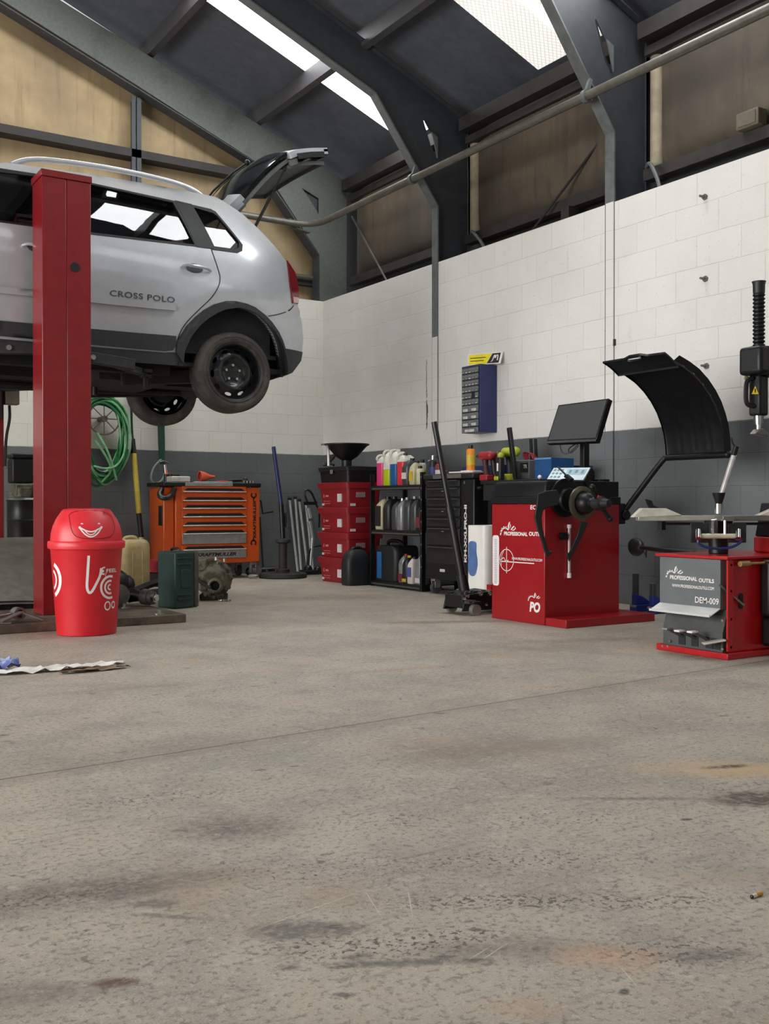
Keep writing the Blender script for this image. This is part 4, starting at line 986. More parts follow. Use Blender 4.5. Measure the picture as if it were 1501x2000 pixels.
# cigarette end, bottom right
cg=thing('cigarette_butt','stubbed cigarette butt with an orange filter on the floor at the lower right','cigarette butt',(1.705,1.305,0))
a=P(1487,1744,Z=.004); e=P(1466,1752,Z=.004)
part(MB().cyl(e.lerp(a,.45),a,.0042,n=10),'filter',mat('orange_filter',(214,158,84),.8),cg,world=True); part(MB().cyl(e.lerp(a,.1),e.lerp(a,.46),.0041,n=10),'paper_stub',m_paper,cg,world=True); part(MB().ball(e.lerp(a,.08),.0042,8),'ash_end',m_seal,cg,world=True)
# ================================================================= along the back wall
m_orange=mat('orange_cabinet_paint',(196,80,24),.35,var=.05,coat=.3)
m_blk=mat('black_powder_coat',(15,16,18),.42,var=.2)
m_blk2=mat('charcoal_plastic',(27,28,30),.5,var=.2)
m_alu=mat('brushed_grey_metal',(150,150,146),.4,.5)
m_handle=mat('pale_drawer_lip',(206,202,190),.4,.3)
m_printb=mat('black_print',(22,22,24),.5)
def ob(y):          # orange cabinet front plane helper
    return lambda u,v:P(u,v,Y=y)
FY=9.85
def F3(x,y): return P(290+x/4.289,840+y/4.289,Y=FY)
oc=thing('tool_cabinet','orange roller tool cabinet with seven drawers against the back wall','tool cabinet',(4.26,10.07,0))
x0,x1=F3(225,500).x,F3(930,500).x
b=MB(); b.box(x0,x1,FY,10.32,.165,.955); ocb=part(b,'cabinet_body',m_orange,oc,world=True,bevel=.008)
part(MB().box(x0-.115,x0-.002,FY+.03,10.30,.17,.945),'side_panel',m_orange,oc,world=True,bevel=.01)
b=MB(); b.box(x0-.13,x1+.012,FY-.015,10.33,.957,1.0); part(b,'top_tray',m_blk,oc,world=True,bevel=.008)
part(MB().box(x0+.10,x0+.62,FY-.02,FY-.008,.962,.995),'tray_insert',m_alu,oc,world=True,bevel=.003)
b=MB(); b.tube(smo([(x0-.12,FY+.05,.93),(x0-.17,FY+.02,.87),(x0-.14,FY-.03,.83),(x0-.06,FY-.03,.85),(x0-.015,FY-.02,.94)],2),.026,8); part(b,'push_handle',m_blk,oc,world=True)
part(MB().box(x0-.122,x0-.112,FY+.06,FY+.16,.56,.76),'side_badge',m_blk,oc,world=True,bevel=.003)
dx0,dx1=F3(276,500).x,F3(815,500).x
rows=[(462,528),(535,601),(606,668),(674,738),(745,812),(818,955),(962,1078)]
for i,(a,c) in enumerate(rows):
    z1,z0=F3(500,a).z,F3(500,c).z; hz_=F3(500,[515,590,655,725,797,866,1000][i]).z
    m_=m_orange if i<5 else m_alu
    d=MB(); d.box(dx0,dx1,FY-.012,FY-.001,z0,z1); dr=part(d,'drawer',m_orange,oc,world=True,bevel=.003)
    if i>=5: part(MB().box(dx0+.004,dx1-.004,FY-.0165,FY-.0125,z0+.003,hz_-.006),'drawer_front',m_alu,dr,world=True,bevel=.002)
    sl=MB(); sl.prism([(dx0+.018,FY-.0135,hz_+.003),(dx1-.012,FY-.0135,hz_+.003),(dx1-.055,FY-.0135,hz_+.034),(dx0+.06,FY-.0135,hz_+.034)],(0,.0012,0)); part(sl,'finger_recess',m_seal,dr,world=True,smooth=False)
    part(MB().box(dx0+.012,dx1-.004,FY-.026,FY-.0125,hz_-.006,hz_+.004),'pull_lip',m_handle,dr,world=True,bevel=.003)
lettering('KRAFTMULLER',m_printb,oc,lambda a,b_:V((F3(395,1060).x+a,FY-.0175,F3(395,1060).z+b_)),F3(730,1050).x-F3(395,1050).x,.036,bold=.045,shear=.25)
lettering('KRAFTMULLER',m_printb,oc,lambda a,b_:V((F3(900,900).x-b_+.0,FY-.0015,F3(880,905).z+a)),F3(880,590).z-F3(880,905).z,.034,bold=.04,shear=.15)
def spanner(cx,cz,up):
    m_=MB(); r=.027
    pts=[(cx+r*math.cos(R(t)),cz+up*r*math.sin(R(t))) for t in range(-230,51,20)]
    stroke(m_,pts,.017,lambda a,b_:V((a,FY-.0016,b_))); poly2(m_,[(cx-.010,cz-up*.02),(cx+.010,cz-up*.02),(cx+.004,cz-up*.062),(cx-.004,cz-up*.062)],lambda a,b_:V((a,FY-.0016,b_)))
    part(m_,'spanner_emblem',m_printb,oc,world=True,smooth=False)
q=F3(880,545); spanner(q.x,q.z,1); q=F3(878,945); spanner(q.x,q.z,-1)
q=F3(847,482); part(MB().cyl((q.x,FY-.008,q.z),(q.x,FY,q.z),.012,n=16),'lock',m_chrome,oc,world=True)
for x,y in ((x0+.06,9.90),(x1-.06,9.90),(x0+.06,10.26),(x1-.06,10.26)):
    ca=MB(); ca.box(x-.035,x+.035,y-.03,y+.03,.135,.164); ca.box(x-.03,x-.024,y-.025,y+.025,.055,.14).box(x+.024,x+.03,y-.025,y+.025,.055,.14); co=part(ca,'castor_fork',m_alu,oc,world=True,bevel=.003)
    part(MB().cyl((x-.02,y,.058),(x+.02,y,.058),.057,n=20),'castor_wheel',mat('grey_castor_rubber',(74,74,76),.6),co,world=True)
# on the orange cabinet
ch=thing('charger_box','pale grey plastic box on the left end of the orange cabinet top','box',(3.87,10.0,1.001))
part(MB().box(3.78,3.98,9.92,10.08,1.001,1.062),'box_body',mat('pale_grey_plastic',(188,186,178),.5),ch,world=True,bevel=.01)
part(MB().box(3.80,3.88,9.95,10.02,1.062,1.085),'box_lid',m_blk,ch,world=True,bevel=.006)
bt_=thing('glue_bottle','small black bottle with an orange nozzle on the left end of the orange cabinet','bottle',(3.80,10.12,1.001)); part(MB().cyl((3.80,10.12,1.001),(3.80,10.12,1.085),.03,n=14),'bottle_body',m_blk,bt_,world=True); part(MB().cyl((3.80,10.12,1.085),(3.80,10.12,1.135),.012,.008,n=10),'nozzle',mat('orange_nozzle',(226,110,70),.5),bt_,world=True)
fn_=thing('plastic_funnel','orange-red plastic funnel lying on the orange cabinet','funnel',(4.18,9.98,1.001)); M3=frame(V((4.12,9.95,1.063)),V((0,1,0)),V((0,0,1)),V((1,0,0)))
part(MB().lathe([(.058,-.03),(.060,-.03),(.045,.03),(.018,.09),(.012,.14),(.009,.14),(.014,.09),(.04,.03)],20,M3,caps=False).lathe([(.045,-.028),(.058,-.03)],20,M3,caps=False),'funnel_body',mat('orange_red_plastic',(222,92,62),.45),fn_,world=True)
pl=thing('pliers','red-handled pliers lying on the orange cabinet top','pliers',(4.35,9.95,1.001)); b=MB(); b.tube(smo([(4.28,9.93,1.012),(4.34,9.945,1.018),(4.40,9.95,1.014)]),.009,6).tube(smo([(4.28,9.97,1.012),(4.34,9.962,1.018),(4.40,9.955,1.014)]),.009,6); part(b,'handle_grips',mat('red_grip',(190,46,44),.5),pl,world=True); part(MB().bar((4.39,9.952,1.012),(4.46,9.95,1.011),.022,.016),'jaws',m_socket,pl,world=True,bevel=.003)
gn=thing('air_gun','black air gun lying on the right end of the orange cabinet','air tool',(4.55,9.96,1.001)); b=MB(); b.tube(smo([(4.42,10.02,1.025),(4.50,10.0,1.03),(4.60,9.98,1.035)]),.018,10).ball((4.615,9.975,1.034),.032,12); part(b,'gun_body',m_blk,gn,world=True); part(MB().bar((4.58,9.97,1.03),(4.64,9.92,1.012),.022,.024),'grip',m_blk2,gn,world=True,bevel=.004)
sk=thing('socket_set','row of steel sockets on the right front edge of the orange cabinet','sockets',(4.62,9.88,1.001)); 
for i in range(4): part(MB().cyl((4.56+.035*i,9.875,1.0015),(4.56+.035*i,9.875,1.024),.012,n=10),'socket',m_socket,sk,world=True)
lm=thing('metal_tray','shallow bright metal tray on the orange cabinet top','tray',(4.15,9.92,1.001)); part(MB().box(4.0,4.42,9.865,9.9,1.001,1.009),'tray_plate',m_handle,lm,world=True,bevel=.002)
# crank and rod beside the cabinet
ck=MB(); a=P(509,978,Y=10.38);c=P(513,1003,Y=10.38);e=P(533,999,Y=10.38); ck.tube([V((a.x-.01,10.46,a.z)),a,c,e],.011,8); solo(ck,'crank_handle',m_blk,'black bent crank handle hooked on the grey wall right of the orange cabinet','crank')
a=P(511,1010,Y=10.42);e=P(522,1112,Y=10.2); solo(MB().tube([V((a.x,10.47,a.z)),V((e.x,10.3,.012))],.011,8),'steel_rod',m_under,'thin dark steel rod leaning on the grey wall right of the orange cabinet','rod')
# hose reel
m_green=mat('green_hose',(38,122,66),.4,var=.25,vscale=8); m_green2=mat('pale_green_hose',(124,180,134),.4,var=.2); m_dkg=mat('dark_green_hose',(22,62,46),.45)
hr=thing('hose_reel','round wire hose reel with green air hose coiled over it on the back wall','hose reel',(3.15,10.4,1.0))
c=P(203,818,Y=10.36); cx,cz=c.x,c.z
b=MB(); b.tube([V((cx+.16*math.cos(R(t)),10.36,cz+.16*math.sin(R(t)))) for t in range(0,360,15)],.008,6,True)
for t in range(0,360,45): b.tube([V((cx,10.35,cz)),V((cx+.16*math.cos(R(t)),10.36,cz+.16*math.sin(R(t))))],.005,5)
b.cyl((cx,10.33,cz),(cx,10.4985,cz),.03,n=14); part(b,'wire_reel',mat('rusty_wire',(120,104,92),.6,.4),hr,world=True)
for i in range(19):
    r=random.Random(i); w=.20+r.random()*.08; top=cz+.15+.09*r.random(); bot=.95+.16*r.random(); ccx=cx-.02+r.uniform(-.03,.03); yy=10.30+.10*r.random()
    pts=[]
    for k in range(26):
        t=2*PI*k/26; z=(top+bot)/2+(top-bot)/2*math.cos(t); x=ccx+w*math.sin(t)*(1.0-.18*math.cos(t)*-1)+.02*math.sin(3*t+i); pts.append(V((x,yy+.02*math.sin(2*t+i),z)))
    part(MB().tube(pts,.0115,7,True),'hose_loop',(m_green,m_green2,m_green,m_dkg)[i%4],hr,world=True)
b=MB(); b.tube(smo([(cx-.12,10.27,1.42),(cx-.02,10.25,1.28),(cx+.06,10.26,1.12),(cx-.05,10.27,1.0)],3),.012,7); b.tube(smo([(cx-.14,10.26,1.16),(cx-.02,10.24,1.13),(cx+.1,10.25,1.16),(cx+.19,10.28,1.3),(cx+.2,10.3,1.45)],3),.011,7); b.tube(smo([(cx-.1,10.26,1.5),(cx,10.24,1.32),(cx+.05,10.25,1.18),(cx+.1,10.27,1.02)],3),.011,7); part(b,'hose_tail',m_green2,hr,world=True)
# yellow and black pole leaning on the wall
yp=thing('inspection_pole','yellow and black tubular pole leaning on the back wall right of the hose reel','pole',(3.56,10.1,0))
a=P(258,858,Y=10.42);p1=P(261,886,Y=10.38);p2=P(271,1003,Y=10.27);e=P(277,1052,Y=10.2); d=(e-a); t=(.004-e.z)/d.z; e2=e+d*t
part(MB().cyl(p1,p2,.028,n=14),'pole_tube',mat('yellow_pole',(196,172,66),.45),yp,world=True)
part(MB().cyl(a,p1,.03,n=14).cyl(a-d.normalized()*.03,a,.018,n=10),'top_grip',m_blk,yp,world=True)
part(MB().cyl(p2,e2,.026,n=14),'lower_grip',m_blk,yp,world=True)
c1=P(256,700,Y=10.46); solo(MB().tube(smo([(c1.x,10.47,2.6),(c1.x,10.47,2.0),(c1.x+.005,10.46,1.6),(c1.x+.01,10.45,1.47)]),.012,7),'air_line',m_dkg,'dark green air line running straight down the white back wall to the pole','hose')
b=MB()
for k in range(4):
    o=-.025+.017*k; b.tube(smo([(3.845+o,10.42,2.3),(3.845+o,10.41,1.7),(3.85+o,10.40,1.35),(3.855+o*.5,10.39,1.2)]),.013,7)
hb=thing('hose_bundle','bundle of green hoses hanging down the back wall over the orange cabinet','hose',(3.85,10.4,1.0)); part(b,'hoses',m_dkg,hb,world=True)
part(MB().tube(smo([(3.84,10.39,1.25),(3.74,10.36,1.16),(3.70,10.33,1.04),(3.74,10.32,.985),(3.83,10.33,1.02),(3.86,10.34,1.10)],3),.011,7),'hose_tail',mat('grey_hose',(120,128,120),.5),hb,world=True)
part(MB().cyl((3.875,10.37,1.19),(3.88,10.35,1.09),.016,n=10).tube([(3.80,10.38,1.22),(3.85,10.365,1.235),(3.91,10.38,1.215)],.008,6),'coupling',m_chrome,hb,world=True)
# base-and-column stand with a long blue bar, right of the orange cabinet
jk=thing('pedestal_stand','dark steel pedestal stand with a round base and flange, right of the orange cabinet','stand',(4.925,9.68,0))
M4=Matrix.Translation(V((4.925,9.70,0)))
part(MB().lathe([(.001,.001),(.245,.001),(.255,.012),(.25,.045),(.23,.055),(.001,.055)],36,M4),'round_base',m_rail,jk,world=True)
part(MB().lathe([(.07,.056),(.07,.09),(.045,.10),(.043,.36),(.06,.365),(.078,.375),(.08,.395),(.074,.41),(.001,.412)],24,M4),'column',m_rail,jk,world=True)
a=P(546,873,Y=9.79); e=P(552,1000,Y=9.74)
bl=thing('lever_bar','tall dark blue lever bar with a black grip standing upright against the pedestal','bar',(4.93,9.6,0.413))
m_blue=mat('dark_blue_paint',(30,40,92),.4)
e=V((4.915,9.72,.78)); a=V((4.845,9.76,1.385)); bt=V((4.925,9.70,.414))
part(MB().cyl(e,a,.021,n=14),'bar_shaft',m_blue,bl,world=True); part(MB().cyl(bt,e,.026,n=14).cyl(bt+V((.03,0,.12)),bt+V((.028,0,.27)),.012,n=8),'bar_grip',m_blk,bl,world=True)
# bright tubes leaning in the corner
m_tube=mat('bright_steel_tube',(196,196,192),.32,.55,var=.03)
for i,(u0,v0,u1,v1,lab) in enumerate(((566,975,581,1122,'first'),(577,973,588,1122,'second'),(585,978,601,1120,'third'),(598,985,611,1120,'fourth'))):
    a=P(u0,v0,Y=10.44);e=P(u1,v1,Y=10.25)
    t_=thing('steel_tube','%s from the left of the bright steel tubes leaning in the corner behind the pedestal'%lab,'tube',(e.x,10.22,0),0,'bright steel tubes in the corner')
    e=V((e.x,10.25,.016)); part(MB().cyl(e,V((a.x,10.455,a.z)),.0165,n=14),'tube',m_tube,t_,world=True); part(MB().ball((a.x,10.45,a.z+.005),.024,10,(1,1,.8)),'end_cap',m_blk,t_,world=True)
ht=thing('foot_pump','bright tube pump with a black hooked handle and curved black hose beside the red crates','pump',(5.25,9.98,0))
Y0=9.98
q=lambda u,v,y=Y0:P(u,v,Y=y)
b=MB(); b.cyl(q(601,992),q(606,1012),.022,n=12).cyl(q(604,1018),q(610,1050),.022,.017,n=12).cyl(q(610,1050),q(606,1106),.017,n=12); part(b,'chrome_barrel',m_tube,ht,world=True)
b=MB(); b.tube(smo([q(602,986),q(594,966),q(596,956),q(606,958),q(614,975),q(618,985)],2),.012,7).bar(q(594,983),q(618,983),.03,.035); part(b,'hook_handle',m_blk,ht,world=True)
b=MB(); b.tube(smo([q(617,985),q(624,1000),q(623,1030)],2),.011,7).tube(smo([q(600,1108),q(600,1085),q(608,1068),q(622,1066),q(632,1066)],2),.012,7); part(b,'rubber_hose',m_blk,ht,world=True)
b=MB(); p=q(606,1118); b.box(p.x-.10,p.x+.12,Y0-.06,Y0+.08,.002,.05).ball((p.x-.03,Y0,.06),.05,10).ball((p.x+.08,Y0-.02,.05),.045,10); part(b,'pump_foot',m_blk,ht,world=True,bevel=.008)
# jumble of black tools on the floor
jt=thing('angle_grinder','black power tool with grey guard lying on the floor right of the orange cabinet','power tool',(4.72,9.95,0)); a=V((4.74,10.12,.05)); e=V((5.0,10.06,.06))
part(MB().cyl(a,e,.04,n=14).ball(a,.05,12),'tool_body',m_blk,jt,world=True); part(MB().cyl((4.77,10.02,.062),(4.77,10.04,.062),.06,n=18),'guard',m_alu,jt,world=True); part(MB().cyl((4.9,10.03,.055),(4.9,10.055,.055),.018,n=12),'badge',m_chrome,jt,world=True)
ft=thing('chain_strap','grey webbing strap crumpled on the floor in front of the black power tool','strap',(4.66,9.72,0)); part(MB().tube(smo([(4.55,9.73,.02),(4.60,9.68,.03),(4.64,9.72,.025),(4.60,9.78,.03),(4.56,9.78,.02)],2),.016,6),'strap_loop',m_alu,ft,world=True)
# ================================================================= red crates
m_crate=mat('dark_red_crate',(140,26,34),.45,var=.06)
m_lab=mat('white_label',(214,206,204),.6,var=.05); m_prt=mat('pale_red_print',(206,120,118),.6)
def crate(z,lab,first=None):
    t=thing('storage_crate',lab,'crate',(5.24,8.83,z),0,'red crates stacked by the corner')
    X0,X1,Y0,Y1=-.21,.20,-.29,.30
    rings=[]
    for zz,k in ((.0,-.028),(.02,-.025),(.175,-.008),(.178,.0),(.245,.006)):
        rings.append([V((p[0],p[1],zz)) for p in rrect(X0-k,X1+k,Y0-k,Y1+k,.03,4)])
    part(MB().loft([[V((p[0],p[1],zz)) for p in rrect(X0-k,X1+k,Y0-k,Y1+k,.03,4)] for zz,k in ((.001,-.030),(.015,-.026),(.19,-.012))]),'crate_body',m_crate,t,ang=50)
    part(MB().loft([[V((p[0],p[1],zz)) for p in rrect(X0-k,X1+k,Y0-k,Y1+k,.03,4)] for zz,k in ((.188,.004),(.243,.010),(.247,.006))]),'lid',m_crate,t,ang=50)
    xf=X0+.016
    part(MB().box(xf-.010,xf+.002,-.165,-.085,.055,.135),'paper_label',m_lab,t)
    part(MB().box(xf-.002,xf+.012,.20,.235,.02,.04),'small_label',m_lab,t)
    def fx(a,b_): return wm(t)@V((xf-.008,.195-a,.10+b_))
    lettering('E',m_prt,t,fx,.024,.03,bold=.02)
    part(MB().box(xf-.007,xf-.002,.10,.155,.105,.124),'faded_print',m_prt,t,smooth=False)
    for k in range(2): part(MB().box(xf-.007,xf-.002,.06,.19,.06-.022*k,.064-.022*k),'print_line',m_prt,t,smooth=False)
    yf=Y0+.016
    part(MB().box(-.10,.0,yf-.008,yf+.002,.10,.15),'grey_label',mat('grey_label',(150,120,124),.6),t)
    part(MB().box(-.16,-.105,yf+.0,yf+.010,.015,.04),'side_label',m_lab,t)
    return t
zs=.001; crate(.0,'lowest of the four red crates stacked by the corner'); crate(.248,'second red crate from the floor in the corner stack'); crate(.496,'third red crate from the floor in the corner stack'); crate(.744,'topmost of the four red crates, under the black box')
kb=thing('black_crate','black lidded box on top of the stack of red crates','box',(5.24,8.83,.992))
part(MB().loft([[V((p[0],p[1],z)) for p in rrect(-.20-k,.19+k,-.28-k,.29+k,.03,4)] for z,k in ((.001,-.01),(.11,.0))]),'box_body',m_blk,kb,ang=50)
part(MB().loft([[V((p[0],p[1],z)) for p in rrect(-.21-k,.20+k,-.29-k,.30+k,.03,4)] for z,k in ((.112,.0),(.150,.006),(.155,.0))]),'lid',m_blk2,kb,ang=50)
part(MB().box(-.222,-.214,-.02,.03,.085,.125),'latch',m_alu,kb,bevel=.003)
# drain funnel on top of the black box
fu=thing('drain_funnel','wide black oil drain funnel with a bent steel pipe on top of the black box','funnel',(5.15,8.72,1.148)); M5=Matrix.Translation(V((5.13,8.72,1.148)))
part(MB().lathe([(.04,.001),(.05,.001),(.05,.06),(.11,.10),(.20,.20),(.225,.212),(.225,.222),(.205,.218),(.1,.12),(.03,.08)],28,M5),'funnel_bowl',m_blk,fu,world=True)
part(MB().tube(smo([(4.93,8.73,1.15),(4.93,8.735,1.30),(4.93,8.75,1.36),(4.95,8.85,1.378),(4.97,8.93,1.372)],3),.014,9),'drain_pipe',m_tube,fu,world=True)
gv=thing('jump_leads','coiled black leads lying on the black box','cable',(5.07,8.98,1.152)); b=MB()
for i in range(3): b.tube([V((5.06+.01*i+.03*math.cos(R(t)),8.99-.02*i+.055*math.sin(R(t)),1.2+.035*i*.5+.035*math.cos(R(t)))) for t in range(0,360,24)],.010,6,True)
b.tube(smo([(5.02,8.90,1.16),(5.0,8.84,1.185),(5.02,8.78,1.16)]),.012,6); part(b,'cable_coil',m_blk,gv,world=True)
# ================================================================= black shelf rack and what stands on it
sr=thing('shelf_rack','black boltless shelf rack between the red crates and the black tool cabinet','shelf rack',(5.35,7.9,0))
RX0,RX1,RY0,RY1=5.15,5.56,7.44,8.32
for x in (RX0,RX1-.035):
    for y in (RY0,RY1-.035):
        b=MB(); b.box(x,x+.035,y,y+.004,.001,1.06).box(x,x+.004,y,y+.035,.001,1.06); po=part(b,'upright',m_blk,sr,world=True)
        if x==RX0:
            for k in range(20): part(MB().box(x-.0012,x+.001,y+.012,y+.022,.06+.05*k,.075+.05*k),'slot',m_alu if y==RY0 and k>1 and k%2 else m_seal,po,world=True,smooth=False)
for z in (.055,.535,.950):
    b=MB(); b.box(RX0+.005,RX1-.005,RY0+.005,RY1-.005,z-.012,z); b.box(RX0,RX0+.012,RY0+.03,RY1-.03,z-.045,z-.005); part(b,'shelf_board',m_blk,sr,world=True,bevel=.002)
    part(MB().box(RX0-.003,RX0+.001,RY0+.04,RY1-.04,z-.036,z-.022),'shelf_beam',mat('worn_beam_edge',(96,94,88),.4,.4),sr,world=True)
def pourbottle(name,lab,x,y,z,w,d,h,m,capm,grp,rz=0,label=None,liquid=None,neck=True,hole=True):
    """flat handled bottle; the wide side faces -X after rz=0 (d deep along x, w wide along y)"""
    t=thing(name,lab,'bottle',(x,y,z),R(rz),grp)
    def ring(zz,kw,kd,oy=0.0): return [V((p[1]*1.0,p[0]+oy,zz)) for p in rrect(-w/2*kw,w/2*kw,-d/2*kd,d/2*kd,min(w*kw,d*kd)*.28,4)]
    if liquid:
        lf,lm=liquid; part(MB().loft([ring(zz,.96,.96) for zz in (.004,h*lf)]),'liquid',lm,t,ang=50)
    part(MB().loft([ring(.001,.95,.95),ring(.012,1,1),ring(h*.62,1,1),ring(h*.74,.86,.94,-w*.06),ring(h*.86,.5,.7,-w*.2),ring(h*.90,.34,.55,-w*.22)]),'bottle_body',m,t,ang=55)
    part(MB().cyl((0,-w*.22,h*.895),(0,-w*.22,h*.975),min(w,d)*.22,n=14),'screw_cap',capm,t)
    part(MB().tube(smo([(0,-w*.05,h*.86),(0,w*.15,h*.90),(0,w*.36,h*.82),(0,w*.42,h*.64)],2),min(w,d)*.12,7),'grip',m,t)
    if label:
        lm,a0,a1=label; part(MB().box(-d/2-.0025,-d/2+.002,-w*.36,w*.36,h*a0,h*a1),'front_label',lm,t)
    return t
m_clear=glassmat('clear_plastic_jug',(.80,.80,.78),r0=.05); m_clearw=mat('milky_plastic',(224,222,214),.4,spec=.4)
liqs=[('pink',(226,70,126)),('lime green',(186,206,36)),('blue',(36,96,158)),('red',(228,62,72))]
lev=[.74,.46,.60,.74]
for i,(nm,c) in enumerate(liqs):
    lm=mat(nm.replace(' ','_')+'_screenwash',c,.3,var=.04,spec=.4)
    y=8.235-.118*i; hh=.29 if i in (0,3) else .33
    t=thing('screenwash_jug','clear jug of %s liquid on the top shelf of the black rack'%nm,'jug',(5.275,y,.951),0,'clear jugs on the top shelf')
    def ring(zz,kw,kd,ox=0): return [V((p[1]+ox,p[0],zz)) for p in rrect(-.056*kw,.056*kw,-.075*kd,.075*kd,.022*min(kw,kd),4)]
    part(MB().loft([ring(.001,.96,.96),ring(.012,1,1),ring(hh*lev[i],1,1)]),'liquid',lm,t,ang=50)
    part(MB().loft([ring(hh*lev[i]+.001,1,1),ring(hh*.78,1,1),ring(hh*.90,.82,.80),ring(hh*.96,.45,.5)],caps=True),'jug_shoulder',m_clearw,t,ang=55)
    part(MB().cyl((-.02,-.018,hh*.95),(-.02,-.018,hh*1.03),.019,n=14),'screw_cap',m_clearw if i in(1,2) else mat('dark_cap',(70,50,50),.5),t)
    part(MB().tube(smo([(-.06,.03,hh*.80),(-.085,.03,hh*.90),(-.05,.03,hh*1.02),(.02,.03,hh*.98),(.04,.03,hh*.84)],2),.012,7),'jug_handle',m_clearw,t)
m_gun=mat('gunmetal_plastic',(76,78,82),.35,.3); m_silverp=mat('silver_plastic',(150,152,156),.35,.4); m_darkb=mat('dark_bottle',(34,36,38),.4)
m_cream=mat('cream_plastic',(196,188,156),.5); m_redcap=mat('red_cap',(150,28,34),.45); m_yel=mat('yellow_print',(206,178,52),.5); m_bluep=mat('blue_violet_print',(80,90,160),.5); m_maroon=mat('maroon_label',(120,44,52),.5)
g='oil bottles on the top shelf'
pourbottle('oil_bottle','dark grey oil bottle right of the red liquid jug on the top shelf',5.25,7.762,.951,.10,.16,.25,m_gun,m_blk,g,label=(m_lab,.22,.45))
pourbottle('oil_bottle','cream and black bottle leaning end of the jug row on the top shelf',5.24,7.665,.951,.08,.12,.22,m_cream,m_blk,g,label=(m_yel,.15,.55))
def can(name,lab,x,y,z,r,h,m,capm,grp=None,band=None,cath='can'):
    t=thing(name,lab,cath,(x,y,z),0,grp)
    part(MB().lathe([(.001,.001),(r*.96,.001),(r,.006),(r,h*.78),(r*.9,h*.82),(r*.62,h*.85),(.001,h*.85)],20),'can_body',m,t)
    part(MB().lathe([(.001,h*.84),(r*.55,h*.84),(r*.52,h*.985),(r*.3,h),(.001,h)],16),'can_cap',capm,t)
    if band: part(MB().lathe([(r+.001,h*.22),(r+.001,h*.6)],20,caps=False),'printed_band',band,t)
    return t
g='spray cans at the right end of the top shelf'
can('spray_can','white and green spray can behind the cream bottle on the top shelf',5.36,7.74,.951,.033,.24,mat('white_can',(210,214,206),.4),m_blk,g,MATS['lime_green_screenwash'])
can('spray_can','tall dark spray can with a silver cap at the shelf end upright',5.38,7.60,.951,.033,.27,m_darkb,m_chrome,g,m_bluep)
can('spray_can','red-topped can with a maroon label right of the rack upright',5.40,7.51,.951,.05,.22,m_maroon,m_redcap,g,m_lab)
can('spray_can','short cream can with a black cap left of the rack upright',5.22,7.575,.951,.036,.17,m_cream,m_blk,g)
pz=thing('trigger_sprayer','red and black trigger sprayer behind the bottles on the top shelf','spray bottle',(5.48,7.675,.951)); part(MB().lathe([(.001,.001),(.04,.001),(.042,.15),(.018,.20),(.001,.2)],16),'bottle_body',m_redcap,pz); part(MB().box(-.075,.03,-.014,.014,.205,.24).bar((-.05,0,.21),(-.06,0,.16),.012,.012).cyl((-.075,0,.222),(-.10,0,.222),.009,n=8),'trigger_head',m_chrome,pz,bevel=.004)
g='oil canisters on the middle shelf'
pourbottle('oil_canister','cream-edged black canister, leftmost on the middle shelf of the rack',5.27,8.21,.536,.13,.20,.32,m_cream,m_blk,g,label=(m_darkb,.1,.7))
pourbottle('oil_canister','dark canister with a black grip, second on the middle shelf',5.26,8.082,.536,.12,.18,.32,m_darkb,m_blk,g)
pourbottle('oil_canister','grey canister with a silver cap, third on the middle shelf',5.27,7.955,.536,.10,.18,.30,m_gun,m_chrome,g)
pourbottle('oil_canister','bright silver canister in the centre of the middle shelf',5.25,7.845,.536,.095,.17,.31,m_silverp,m_silverp,g)
pourbottle('oil_canister','grey canister with a bright curved grip, fifth on the middle shelf',5.26,7.74,.536,.095,.17,.32,m_gun,m_silverp,g)
pourbottle('oil_canister','grey canister with a bright curved grip beside the red-capped bottle',5.26,7.635,.536,.095,.17,.32,m_gun,m_silverp,g)
pourbottle('oil_bottle','small dark bottle with a red cap at the right end of the middle shelf',5.22,7.535,.536,.08,.10,.25,m_darkb,m_redcap,'small bottles on the lower shelves',label=(m_maroon,.12,.5))
g='bottles on the bottom shelf'
lc=thing('oil_drum','large black canister with a blue stripe label on the bottom shelf','canister',(5.32,8.10,.056)); 
part(MB().loft([[V((p[1],p[0],z)) for p in rrect(-.185*k,.185*k,-.14,.14,.05,5)] for z,k in ((.001,.97),(.015,1),(.27,1),(.31,.95),(.33,.8))]),'can_body',m_blk2,lc,ang=55)
part(MB().box(-.1435,-.139,.055,.135,.02,.27),'blue_stripe',mat('bright_blue_label',(34,100,158),.5),lc)
part(MB().tube(smo([(0,.15,.31),(-.02,.13,.375),(-.02,-.10,.375),(0,-.13,.31)],2),.018,7),'carry_handle',m_blk,lc)
pourbottle('oil_bottle','silver bottle with a red cap on the bottom shelf beside the blue stripe canister',5.24,7.845,.056,.095,.11,.27,m_silverp,m_redcap,g,label=(m_maroon,.05,.30))
pourbottle('oil_bottle','black bottle with yellow cap and yellow bands on the bottom shelf',5.215,7.755,.056,.085,.10,.26,m_darkb,m_yel,g,label=(m_yel,.05,.16))
pourbottle('oil_bottle','white and violet printed bottle on the bottom shelf',5.21,7.665,.056,.085,.10,.25,m_lab,m_blk,g,label=(m_bluep,.25,.6))
pourbottle('oil_bottle','plain silver bottle at the right end of the bottom shelf',5.24,7.56,.056,.10,.12,.29,m_silverp,m_silverp,g,label=(m_lab,.05,.2))
pourbottle('oil_bottle','dark bottle standing behind the yellow-banded bottle on the bottom shelf',5.40,7.70,.056,.12,.12,.30,m_darkb,m_blk,g)
